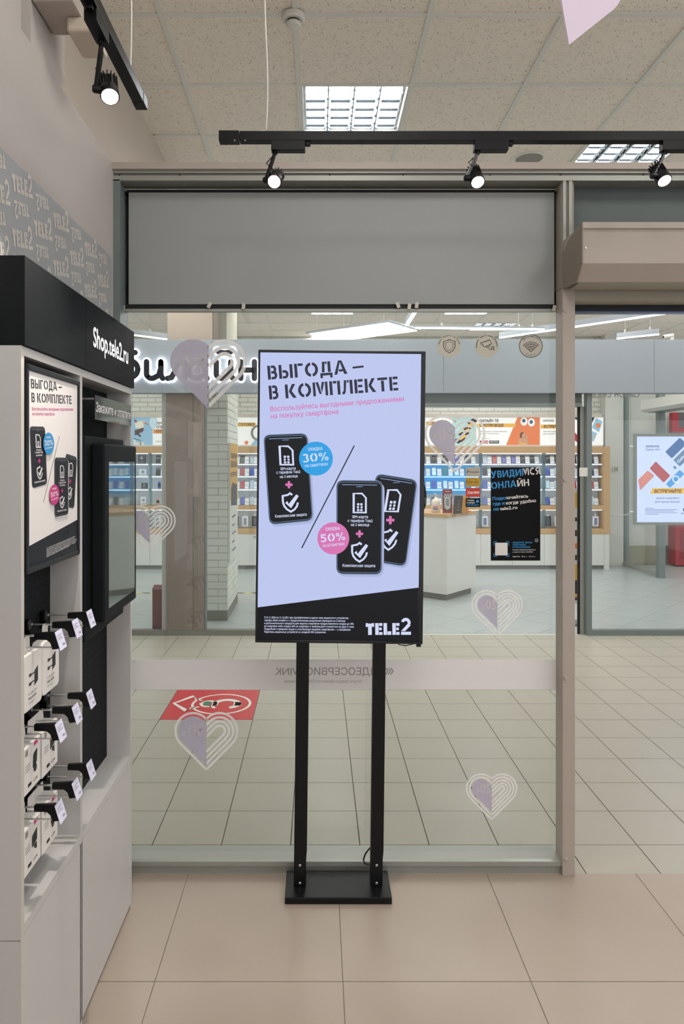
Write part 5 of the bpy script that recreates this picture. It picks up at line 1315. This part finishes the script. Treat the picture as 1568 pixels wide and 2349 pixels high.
watch(-2.31, ZS[2], 'cf5a66', 'pink child watch on the third shelf of the seventh cabinet')
watch(-2.47, ZW, 'd9a58e', 'beige strap watch on the oak rail of the seventh cabinet')
watch(-2.32, ZW, '2f55a0', 'dark blue strap watch on the oak rail of the seventh cabinet')
# hanging phone cases in the lower niche
def case(x, col, scr, ci, k):
    e = empty('phone_case_pack', (x, YC+0.1, 0.66), label='hanging phone case pack, %s in the lower niche of the %s cabinet' % (NUM[k], ORD[ci]), cat='case pack', group='hanging phone case packs')
    ob('pack', MB().extr(rquad([(x-.045, .655), (x+.045, .655), (x+.045, .81), (x-.045, .81)], .008), lambda u, v, d: (u, d, v), YC+0.10, YC+0.13), mat('pack_'+col, col, 0.45), e)
    ob('picture', MB().extr(rquad([(x-.024, .675), (x+.024, .675), (x+.024, .785), (x-.024, .785)], .006), lambda u, v, d: (u, d, v), YC+0.097, YC+0.0995), mat('pic_'+scr, scr, 0.4), e)
    ob('hook', MB().tube([(x, YC+0.2595, 0.84), (x, YC+0.09, 0.84), (x, YC+0.085, 0.85)], 0.003, 6), M_CHROME, e)
    ob('hang_tab', MB().box(x-.012, x+.012, YC+0.114, YC+0.116, .80, .85), M_PLASTIC_W, e)
cols = [('dfe1e6', '6f78a0'), ('24262a', '3a4150'), ('dfe1e6', '8a8f9a'), ('1d1f24', '50545c'), ('cfcfc8', 'a8a89a'), ('d8dadf', '3a3f48')]
for ci, n in ((5, 6), (6, 5), (7, 6)):
    for k in range(n):
        x = EDG[ci]+0.09+(EDG[ci+1]-EDG[ci]-0.18)*k/(n-1)
        if ci == 5 and x < 1.9: continue
        case(x, *cols[(k+ci) % 6], ci, k)
for k, x in enumerate((-1.27, -1.12, -0.97)): case(x, *cols[k+1], 2, k)
for k, x in enumerate((-2.48, -2.34)): case(x, *cols[k+2], 1, k)
for k, x in enumerate((-2.86, -2.70)): case(x, *cols[k+1], 0, k)
# ---- light box posters above the shelves
YP = YC + 0.12; zp0, zp1 = 1.916, 2.352
def lbox(pa, pb, label, draw, mats):
    e = empty('lightbox_poster', (X_((pa+pb)/2, YP), YP, zp0), label=label, cat='poster', group='light box posters over the shelves')
    bk = box('lightbox', M_POSTER_BACK, X_(pa, YP), X_(pb, YP), YP, YP+0.1, zp0, zp1, e)
    g = Gfx(plane_y(YP), 0.0015); mb = MB(); draw(g, mb); ob('picture', mb, mats, bk)
T0, T1 = 957.5, 1021
M_ORG = mat('orange_print', 'd9743a', 0.5, emit=0.25); M_TEAL = mat('pale_teal_print', 'a5cfcc', 0.5, emit=0.25); M_YEL = mat('yellow_print', 'e0a93c', 0.5, emit=0.25); M_SKIN = mat('skin_print', 'd8a487', 0.5); M_BROWN = mat('maroon_print', '5c2f36', 0.5); M_SKY = mat('sky_print', '8fb9d6', 0.5, emit=0.2)
def pA(g, mb):
    mb.m(0); g.rect(mb, 1037, T0, 1092, T1); mb.m(1)
    for k in range(4): g.poly(mb, [(1040+k*10, 1010-k*14), (1058+k*10, 1000-k*14), (1070+k*8, 1006-k*13), (1050+k*9, 1018-k*14)], 2)
    mb.m(2)
    for k in range(3): g.poly(mb, [(1050+k*10, 1004-k*14), (1064+k*10, 996-k*14), (1070+k*8, 1000-k*13), (1056+k*9, 1010-k*14)], 3)
    g.rect(mb, 976, 967, 1000, 976, 1); mb.m(3); g.text(mb, 'ЫЕ УСЛУГИ', (979, 975), (1010, 975), 7, 2, 0.03, shear=0.2)
lbox(960, 1092, 'pale light box poster with teal field and black yellow shapes', pA, [M_TEAL, M_BLACKP, M_YEL, M_INK])
def pB(g, mb):
    mb.m(0); g.poly(mb, [(1186, T0), (1237.5, T0), (1237.5, T1), (1160, T1)]); mb.m(1); g.poly(mb, [(1093, 971.5), (1183, 971.5), (1180, 980), (1093, 980)], 2)
    mb.m(2); g.text(mb, 'БИЛАЙН ТВ', (1099, 968.5), (1142, 968.5), 6.5, 2, 0.03, shear=0.2); g.text(mb, 'СМОТРИ ВЕЗДЕ', (1099, 978.5), (1154, 978.5), 6.5, 3, 0.03, shear=0.2)
    g.text(mb, '200 каналов и тысячи фильмов', (1100, 991), (1162, 991), 3, 2, 0, res=2); g.text(mb, 'на всех устройствах', (1100, 996), (1143, 996), 3, 2, 0, res=2); g.text(mb, 'beeline.ru', (1104, 1007), (1122, 1007), 3, 2, 0, res=2)
    mb.m(2); g.rect(mb, 1121, 1010.5, 1144, 1017.5, 2); mb.m(3); g.rect(mb, 1099.5, 1010.5, 1118.5, 1017.5, 2); mb.m(4); g.text(mb, 'MOVI', (1103, 1016), (1117, 1016), 4, 3, 0.03); g.text(mb, 'КИНОТЕКА', (1123, 1015), (1142, 1015), 3, 3, 0.02)
    mb.m(4); g.circle(mb, 1201, 967, 8, 9.5, 3); g.circle(mb, 1218, 969, 8, 9.5, 3); mb.m(5); g.circle(mb, 1200.5, 965, 4, 4.5, 4); g.circle(mb, 1217.5, 968, 4, 4.5, 4); mb.m(2); g.circle(mb, 1200.5, 965, 2, 2.2, 5); g.circle(mb, 1217.5, 968, 2, 2.2, 5)
    mb.m(6); g.poly(mb, [(1187, 1020), (1188, 1008), (1196, 1005), (1203, 1005), (1210, 1010), (1211, 1020)], 3); g.circle(mb, 1199, 998, 5, 6.5, 4); g.poly(mb, [(1207, 1010), (1211, 1002), (1209, 998), (1204, 1003)], 4)
    mb.m(7); g.poly(mb, [(1192, 1004), (1192, 995), (1196, 991), (1201, 992), (1196, 997), (1196, 1004)], 5); mb.m(1); g.rect(mb, 1190, 1016, 1206, 1020, 5)
lbox(1092.5, 1238, 'light box poster with orange field, two big eyes and a woman', pB, [M_ORG, M_YEL, M_INK, mat('red_print', 'b5203a', 0.5), mat('white_lit_print', 'e8e6e4', 0.5, emit=0.25), mat('eye_blue_print', '4d7ea8', 0.5), M_SKIN, M_BROWN])
def pC(g, mb):
    mb.m(0); g.rect(mb, 1239, 974, 1310, 983); mb.m(1); g.text(mb, 'SAMSUNG', (1245, 967), (1270, 967), 4.5, 2, 0.02); g.text(mb, 'ВСТРЕЧАЙТЕ', (1246, 981.5), (1297, 981.5), 6.5, 2, 0.03, shear=0.2)
    g.text(mb, 'яркий смартфон', (1245, 991), (1290, 991), 3.2, 2, 0, res=2); g.text(mb, 'для яркой жизни!', (1245, 996.5), (1290, 996.5), 3.2, 2, 0, res=2)
    mb.m(2); g.poly(mb, [(1318, T0), (1330, T0), (1330, 967), (1318, 961)]); g.poly(mb, [(1350, T0), (1363, T0), (1352, 982), (1345, 968)], 2); mb.m(3); g.poly(mb, [(1312, 985), (1330, 1006), (1330, 1020), (1312, 1006)], 2)
    mb.m(4); g.poly(mb, rquad([(1357, 981), (1366, 959), (1381, 967), (1373, 992)], 2), 2); g.poly(mb, rquad([(1350, 1003), (1358, 989), (1369, 994), (1360, 1014)], 2), 2)
    mb.m(5); g.circle(mb, 1371, 976, 5.5, layer=3); mb.m(0); g.ring(mb, 1359, 1002, 3, 4.2, 3)
lbox(1238.5, 1383, 'light box poster with angled phones at the cabinet row end', pC, [M_YEL, M_INK, mat('navy_print', '27304f', 0.5), mat('crimson_print', 'c02a3a', 0.5), M_SKY, M_ORG])
def pD(g, mb):
    mb.m(0); g.rect(mb, 296, T0, 350, T1); mb.m(1); g.circle(mb, 352, 968, 9, 16, 1.5)
    mb.m(2); g.poly(mb, [(309, 970), (317, 967), (326, 965), (331, 968), (329, 980), (322, 984), (311, 981)], 3); g.poly(mb, [(326, 965), (334, 968), (334, 972), (327, 972)], 3)
    mb.m(3); g.poly(mb, [(330, 968), (336, 970), (341, 973), (340, 976), (335, 973), (330, 971)], 4); g.circle(mb, 311, 967, 3.5, layer=4)
    mb.m(4); g.poly(mb, [(309, 987), (318, 984), (328, 981), (330, 985), (328, 990), (319, 994), (314, 998), (309, 998)], 4); g.poly(mb, [(314, 996), (318, 993), (324, 1001), (321, 1003)], 4); g.poly(mb, [(307, 1005), (324, 1010), (324, 1011.5), (307, 1006.5)], 4); g.poly(mb, [(309, 962), (314, 965), (313, 967), (308, 965)], 5)
    mb.m(5); g.rect(mb, 351, 985, 384, 994.5, 2); mb.m(4); g.text(mb, 'ЛУЧШИЙ', (358, 974), (391, 974), 6, 2, 0.03, shear=0.2); g.text(mb, 'ОПЕРАТОР', (358, 982.5), (397, 982.5), 6, 2, 0.03, shear=0.2); g.text(mb, 'ПУТЕШЕСТВИЙ', (357, 992.5), (410, 992.5), 6, 3, 0.03, shear=0.2)
    g.text(mb, 'Попробуй, будь', (357, 1014), (388, 1014), 3, 2, 0, res=2)
    mb.m(2); g.poly(mb, [(306, 1020), (306, 1008), (311, 1009), (311, 1015), (330, 1015), (332, 1020)], 2); mb.m(4); g.text(mb, '3', (319, 1020), (324, 1020), 5, 4, 0.02)
lbox(296, 420, 'light box poster with a crouching skateboarder on a blue field', pD, [M_SKY, mat('pale_sky_print', 'c3d8e6', 0.5, emit=0.2), mat('cream_lit_print', 'e2d8c8', 0.5, emit=0.2), mat('rose_skin_print', 'c98a7c', 0.5), M_BROWN, mat('orange_band_print', 'e0913c', 0.5, emit=0.2)])
def pE(g, mb):
    mb.m(0); g.rect(mb, 530, 969.5, 586, 978.5); mb.m(1); g.text(mb, 'ВХОДИ - И ГОТОВО!', (500, 976.5), (583, 976.5), 6, 2, 0.03, shear=0.2); mb.m(2); g.poly(mb, [(575, 1021), (600, 990), (640, 990), (640, 1021)], 2); mb.m(3); g.circle(mb, 565, 1015.5, 4.5, layer=3)
    mb.m(4); g.ring(mb, 594, 993, 14, 19, 3)
lbox(470, 660, 'light box poster with yellow lettered band and orange dot', pE, [M_YEL, M_INK, M_SKY, M_ORG, M_GREYINK])
# cream ledge running above the posters
box('wall_ledge', mat('cream_ledge', 'cfc4b6', 0.6), -3.6, 4.42, YC+0.10, YC+0.59, 2.353, 2.40, label='cream ledge along the brick wall above the light boxes', cat='ledge', kind='structure')
# ---- counter
cn = Vector((1.542, 8.50, 0)); dr = Vector((0.47, 0.56, 0)).normalized(); dl = Vector((-dr.y, dr.x, 0))
ct = empty('service_counter', cn, label='white service counter with an oak top standing at an angle', cat='counter')
def cbox(a0, a1, b0, b1, z0, z1):
    vs = [cn + dr*a + dl*b + Vector((0, 0, z)) for z in (z0, z1) for b in (b0, b1) for a in (a0, a1)]
    return MB().add(vs, [(0,2,3,1),(4,5,7,6),(0,1,5,4),(2,6,7,3),(0,4,6,2),(1,3,7,5)])
ob('plinth', cbox(0.03, 0.66, 0.03, 0.8, 0, 0.075), M_PLINTH, ct); ob('body', cbox(0, 0.73, 0, 0.85, 0.076, 0.995), M_SALONW, ct); ob('worktop', cbox(-0.01, 0.74, -0.01, 0.86, 0.996, 1.035), M_WOOD, ct)
zt = 1.036
# sanitizer
c = P(999, 1166, 8.85); c.z = zt
sa = empty('sanitizer_bottle', c, label='white pump bottle with a pink blue label on the counter', cat='bottle')
ob('bottle', MB().lathe([(0.05, 0), (0.056, 0.01), (0.056, 0.13), (0.04, 0.16), (0.018, 0.17), (0.018, 0.185)], c, (0, 0, 1), 20), mat('bottle_cream', 'ddd6c6', 0.35), sa, smooth=True)
ob('pump', MB().tube([c+Vector((0, 0, .185)), c+Vector((0, 0, .225)), c+Vector((-.02, -.02, .228))], 0.007, 8), M_PLASTIC_W, sa)
gl = Gfx(lambda u, v, d: (c.x + (0.0565+d)*math.sin(u/0.056), c.y - (0.0565+d)*math.cos(u/0.056), c.z+v), 0.001)
mb = MB()
for i in range(4):
    u0 = -.05+.016*i
    mb.m(0); gl.rect(mb, u0, .08, u0+.016, .105); mb.m(1); gl.rect(mb, u0, .055, u0+.016, .08); mb.m(2); gl.rect(mb, u0, .03, u0+.016, .055)
ob('label_print', mb, [mat('pale_label', 'dcd3d2', 0.5), mat('rose_label', 'cf8a8c', 0.5), mat('slate_label', '7480a8', 0.5)], sa)
# red leaflet holder
c = P(1026, 1166, 8.7); c.z = zt
rl_ = empty('leaflet_stand', c, label='dark red leaflet stand with a silver panel on the counter', cat='leaflet stand')
ob('board', MB().extr([(-.059, 0), (.059, 0), (.059, .29), (-.059, .29)], lambda u, v, d: (c.x+u, c.y+d+v*0.06, c.z+v), 0, 0.008), mat('maroon_card', '8e2430', 0.45), rl_)
ob('foot', MB().box(c.x-.05, c.x+.05, c.y, c.y+0.08, c.z, c.z+0.004), mat('maroon_card', '8e2430'), rl_)
g = Gfx(lambda u, v, d: (c.x+u, c.y-d+v*0.06, c.z+v), 0.001); mb = MB()
mb.m(0); g.rect(mb, -.047, .03, .047, .235); mb.m(1); g.poly(mb, [(-.036, .19), (.036, .19), (.04, .13), (.036, .06), (0, .035), (-.036, .06), (-.04, .13)], 2)
for k in range(4): mb.m(1); g.poly(mb, [(-.045+k*.024, .19), (-.03+k*.024, .19), (-.018+k*.024, .232), (-.033+k*.024, .232)], 2)
g.text(mb, 'Халва', (-.025, .255), (.025, .255), .018, 2, 0.02, vflip=1)
mb.m(0)
for k in range(4): g.rect(mb, -.02, .16-k*.022, .02, .17-k*.022, 3)
ob('print', mb, [mat('charcoal_print', '33373b', 0.5), mat('silver_print', 'b9bdbc', 0.5)], rl_)
def bro(px, w_, h, cols_, label, yaw=0.3, yy=8.6):
    c = P(px, 1168, yy); c.z = zt
    e = empty('brochure_box', c, label=label, cat='brochure box', group='brochure boxes on the counter')
    R_ = Matrix.Translation(c) @ Matrix.Rotation(yaw, 4, 'Z')
    ob('carton', MB().extr([(0, 0), (w_, 0), (w_+.02, h), (.02, h)], lambda u, v, d: (u-w_/2, d, v), -0.03, 0.03).xf(R_), mat('carton_'+cols_[0], cols_[0], 0.4), e)
    ob('side_stripe', MB().extr([(w_, .0), (w_+.004, .0), (w_+.024, h*.8), (w_+.02, h*.8)], lambda u, v, d: (u-w_/2, d, v), -0.03, 0.03).xf(R_), mat('carton_'+cols_[1], cols_[1], 0.4), e)
    gg = Gfx(lambda u, v, d: tuple(R_ @ Vector((u-w_/2, -0.03-d, v))), 0.001); m2 = MB()
    for k in range(4): gg.rect(m2, .02+.004*k, h*(.2+.16*k), w_*.7, h*(.24+.16*k))
    ob('print', m2, mat('tan_print', '9a7a55', 0.5), e)
bro(1048, 0.085, 0.215, ('30281f', 'd99a2c'), 'dark brown brochure box leaning on the counter')
bro(1062, 0.06, 0.20, ('c98a22', '3a1f2a'), 'amber brochure box beside the dark one on the counter', 0.2, 8.75)
ob('leaflet_tray', MB().box(P(1060, 0, 8.85).x, P(1078, 0, 8.85).x, 8.80, 8.92, zt, zt+0.02), mat('orange_tray', 'd9822a', 0.4), label='flat orange leaflet tray at the counter end', cat='tray')
# ---- roll of posters by the sliding leaf
pb = empty('leaflet_rack', (X_(1324, 7.3), 7.3, 0), label='slim yellow leaflet banner standing by the salon entrance', cat='leaflet rack')
xa, xb = X_(1303, 7.3), X_(1330, 7.3)
box('board', mat('rack_board', 'c9c7bd', 0.5), xa, xb, 7.30, 7.33, Z_(1385, 7.3), Z_(1122, 7.3), pb); box('foot', M_PLINTH, xa, xb, 7.2, 7.42, 0, 0.02, pb); ob('stem', MB().tube([((xa+xb)/2, 7.32, 0.02), ((xa+xb)/2, 7.32, 0.3)], 0.012, 8), M_PLINTH, pb)
g = Gfx(plane_y(7.30), 0.001); mb = MB()
for i, (y0, y1, k) in enumerate(((1130, 1165, 0), (1187, 1196, 1), (1216, 1230, 1), (1246, 1258, 2), (1273, 1285, 1), (1294, 1330, 0), (1331, 1362, 1), (1362, 1370, 0), (1370, 1377, 1))): mb.m(k); g.rect(mb, 1304, y0, 1329.5, y1)
ob('picture', mb, [mat('rack_yellow', 'd2a030', 0.5), mat('rack_dark', '3c2620', 0.5), mat('rack_orange', 'd9782c', 0.5)], pb)
# ---- hanging lamps in the salon
def line_lamp(a, b, label, hgt=0.07, w_=0.035):
    a, b = Vector(a), Vector(b); d = (b-a).normalized(); s_ = Vector((-d.y, d.x, 0))*w_/2
    e = empty('line_lamp', a, label=label, cat='pendant lamp', group='linear pendant lamps in the salon')
    def pr(z0, z1, k=1.0):
        vs = [p + s_*q*k + Vector((0, 0, z)) for z in (z0, z1) for q in (-1, 1) for p in (a, b)]
        return MB().add(vs, [(0,2,3,1),(4,5,7,6),(0,1,5,4),(2,6,7,3),(0,4,6,2),(1,3,7,5)])
    ob('housing', pr(0.012, hgt), mat('grey_lamp_housing', 'a9b0b8', 0.4), e); ob('diffuser', pr(0, 0.011), M_LED, e)
    for t in (0.2, 0.8):
        p = a.lerp(b, t); ob('suspension_wire', MB().tube([p+Vector((0, 0, hgt)), (p.x, p.y, CEIL)], 0.002, 5), M_STEEL, e); ob('wire_grip', MB().lathe([(0.014, 0), (0.014, 0.03)], p+Vector((0, 0, hgt)), (0, 0, 1), 10), M_STEEL, e)
ZL = 3.1
line_lamp((0.94, 6.25, ZL), (0.946, 7.55, ZL), 'short line lamp running towards the viewer beside the lit ceiling raft')
line_lamp((1.06, 7.70, ZL), (2.47, 7.78, ZL), 'thin line lamp running across above the shield and camera stickers', 0.03)
line_lamp((2.13, 8.32, ZL), (3.55, 6.78, ZL), 'long diagonal line lamp passing behind the door post')
line_lamp((3.52, 8.38, ZL), (3.87, 8.09, ZL), 'short diagonal line lamp seen above the doorway fascia')
line_lamp((-2.6, 7.7, ZL), (-1.77, 8.42, ZL), 'diagonal line lamp above the lit letters')
pk = Vector((0.748, 7.37, ZL)); e1 = Vector((0.62, 0.785, 0))*0.64; e2 = Vector((-0.785, 0.62, 0))*1.12
rf = empty('light_raft', pk, label='large hanging rectangular light raft with glowing tube rows', cat='pendant lamp')
def rq(a0, a1, b0, b1, z0, z1):
    vs = [pk + e1*a + e2*b + Vector((0, 0, z)) for z in (z0, z1) for b in (b0, b1) for a in (a0, a1)]
    return MB().add(vs, [(0,2,3,1),(4,5,7,6),(0,1,5,4),(2,6,7,3),(0,4,6,2),(1,3,7,5)])
ob('tray', rq(0, 1, 0, 1, 0.012, 0.03), mat('grey_lamp_housing', 'a9b0b8'), rf)
for i in range(4):
    for b0, b1 in ((0.03, 0.49), (0.51, 0.97)): ob('tube', rq(0.04+0.24*i, 0.04+0.24*i+0.2, b0, b1, 0.0, 0.011), M_LEDR, rf)
for a, b in ((0.1, 0.1), (0.9, 0.1), (0.1, 0.9), (0.9, 0.9)):
    p = pk+e1*a+e2*b; ob('suspension_wire', MB().tube([p+Vector((0, 0, .03)), (p.x, p.y, CEIL)], 0.002, 5), M_STEEL, rf)
# cctv camera on the fascia
c = P(1535, 777, YFs); c.z = ZF1
cc = empty('cctv_camera', c, label='small white surveillance camera on top of the fascia', cat='camera')
box('bracket', M_PLASTIC_W, c.x+0.02, c.x+0.05, YFs+0.02, YFs+0.05, ZF1, ZF1+0.05, cc); ob('body', MB().tube([c+Vector((-.045, .03, .03)), c+Vector((.05, .035, .045))], 0.02, 12), M_PLASTIC_W, cc); ob('lens', MB().lathe([(0.014, 0), (0.012, 0.004)], c+Vector((-.045, .03, .03)), (-1, 0, -.1), 12), M_DARKGAP, cc)
# ---- right-hand partition, red stall
rp = empty('partition_1', (4.9, 10.8, 0), kind='structure', label='slate framed glass screen at the end of the salon', cat='partition')
box('post', M_ALU_D, 4.90, 5.00, 11.45, 11.57, 0, CEIL-0.1, rp); box('post', M_ALU_D, 4.86, 4.95, 10.15, 10.25, 0, ZF1, rp); box('bottom_rail', M_ALU, 4.88, 4.96, 10.25, 11.45, 0, 0.055, rp); box('glass_pane', M_GLASS2, 4.91, 4.918, 10.25, 11.45, 0.055, ZF1, rp)
box('salon_end_wall', M_SALONW, 4.60, 4.89, 11.40, 11.585, 0, CEIL, rp)
a2 = empty('air_curtain', (4.75, 9.0, 2.37), label='pale air curtain over the side doorway by the red stall', cat='air curtain')
ob('casing', MB().extr([(4.62, 2.53), (4.62, 2.40), (4.68, 2.36), (4.94, 2.37), (4.94, 2.53)], lambda u, v, d: (u, d, v), 7.2, 10.2), M_SALONW, a2)
box('outlet', M_ALU_D, 4.70, 4.92, 7.25, 10.15, 2.355, 2.362, a2)
st = empty('red_stall', (6.2, 11.3, 0), label='bright red stall front at the corridor end', cat='stall')
for k in range(3): 
    d = box('door', M_RED, 5.66+0.42*k, 6.06+0.42*k, 11.28, 11.5, 0.02, 0.70, st); box('inset', mat('dark_red_paint', '8a1a28', 0.4), 5.74+0.42*k, 5.98+0.42*k, 11.276, 11.282, 0.12, 0.58, d)
box('sign_frame', M_RED, 5.62, 7.4, 11.30, 11.4, 2.12, 2.20, st); box('sign_frame', M_RED, 5.62, 5.72, 11.30, 11.4, 2.2, 2.44, st); box('sign_face', mat('dark_sign', '5a5558', 0.4), 5.72, 7.4, 11.32, 11.4, 2.2, 2.44, st); box('counter_back', mat('stall_white', 'cfcfd0', 0.5), 5.66, 7.4, 11.4, 11.55, 0.7, 2.12, st)
bb = box('baseboard_far', mat('beige_stone', 'a39e88', 0.6), 4.95, 5.64, 11.55, 11.6, 0, 0.30, kind='structure', label='beige stone wainscot at the foot of the far wall', cat='baseboard')
wf = box('wall_far', M_HALL, 4.95, 9, 11.56, 11.6, 0.3, CEIL, kind='structure', label='plain white wall beyond the glass screen', cat='wall')
sw_ = empty('wall_switch', P(1412, 1076, 11.5), label='small white vented switch box on the bare wall', cat='switch')
p = P(1412, 1076, 11.39); box('plate', M_PLASTIC_W, p.x-0.05, p.x+0.05, 11.385, 11.4, p.z-0.04, p.z+0.04, sw_)
for k in range(3): box('slot', M_PLINTH, p.x-0.03+0.022*k, p.x-0.018+0.022*k, 11.383, 11.386, p.z-0.03, p.z+0.03, sw_)
# ---- light box in the window
YL = 7.0
lb = empty('light_box', P(1500, 1208, YL), label='slim backlit light box advertising phones, hung in the salon window', cat='light box')
def lx(zx): return X_(1420+zx/5.108, YL)
def lz(zy): return Z_(870+zy/5.108, YL)
xe = lx(165) + 0.70
box('acrylic', glass_mat('clear_acrylic', (0.93, 0.95, 0.97, 1)), lx(132), xe+0.03, YL+0.012, YL+0.018, lz(1730), lz(610), lb)
fr = MB().box(lx(165), lx(203), YL-0.005, YL+0.011, lz(1705), lz(640)).box(xe-0.03, xe, YL-0.005, YL+0.011, lz(1705), lz(640)).box(lx(203), xe-0.03, YL-0.005, YL+0.011, lz(670), lz(640)).box(lx(203), xe-0.03, YL-0.005, YL+0.011, lz(1705), lz(1675))
ob('frame', fr, M_ALU, lb)
fc = box('lit_face', mat('lightbox_face', 'b9c4ea', 0.25, emit=0.75, emit_col='b9c4ea'), lx(203), xe-0.03, YL, YL+0.01, lz(1675), lz(670), lb)
g = Gfx(lambda u, v, d: (lx(u), YL-d, lz(v)), 0.0008)
def le(n, c): return mat('lb_'+n, c, 0.25, emit=0.6, emit_col=c)
mb = MB()
mb.m(0); g.text(mb, 'SAMSUNG', (306, 797), (465, 797), 24, 1, 0.02); g.text(mb, 'Galaxy A51', (306, 833), (472, 833), 24, 1, 0.005); g.text(mb, 'ВСТРЕЧАЙТЕ', (405, 1328), (720, 1328), 36, 3, 0.03, shear=0.2)
g.text(mb, 'яркий смартфон', (430, 1403), (697, 1403), 24, 1, 0); g.text(mb, 'для яркой жизни!', (415, 1446), (705, 1446), 24, 1, 0)
for k, w_ in enumerate((100, 375, 340, 375, 160)): g.rect(mb, 300, 1510+k*17, 300+w_, 1514+k*17)
g.text(mb, 'билайн', (722, 1580), (800, 1580), 20, 1, 0.01); g.circle(mb, 768, 1528, 24)
mb.m(1); g.poly(mb, [(385, 1277), (765, 1277), (745, 1340), (360, 1340)], 2)
def ph(c4, m): mb.m(m); g.poly(mb, rquad(c4, 14), 2)
ph([(535, 850), (705, 685), (790, 755), (612, 928)], 2); ph([(630, 945), (800, 780), (890, 860), (705, 1022)], 3); ph([(218, 1180), (330, 1068), (410, 1130), (240, 1305)], 4); ph([(352, 1045), (425, 962), (595, 1130), (518, 1212)], 5); ph([(543, 1225), (705, 1060), (760, 1110), (590, 1275)], 6); ph([(625, 1030), (640, 1010), (672, 1035), (655, 1058)], 3)
mb.m(7); g.text(mb, 'Galaxy', (690, 985), (800, 870), 36, 3, 0.01); g.ring(mb, 660, 1170, 30, 42, 3, n=20)
ob('picture', mb, [le('ink', '2c3250'), le('amber', 'dba83a'), le('navy', '4a6a9c'), le('slate', '5f7f9f'), le('coral', 'c98078'), le('brick', 'a8535a'), le('sky', '4f93cf'), le('white', 'd9dff0')], fc)
for zy in (787, 1555):
    ob('stand_off', MB().tube([(lx(128), YL+0.01, lz(zy)), (lx(165), YL+0.005, lz(zy))], 0.006, 8), M_CHROME, lb)
    ob('hanging_wire', MB().tube([(lx(140), YL+0.02, lz(zy)), (lx(140), YL+0.02, ZF0+0.02)], 0.0015, 5), M_STEEL, lb) if zy == 787 else None
ob('supply_cable', MB().tube([(lx(150), YL+0.02, lz(1556)), (lx(100), YL+0.02, lz(1590)), (lx(30), YL+0.03, lz(1600)), (lx(-70), YL+0.08, lz(1580))], 0.004, 6), M_CABLE_W, lb)
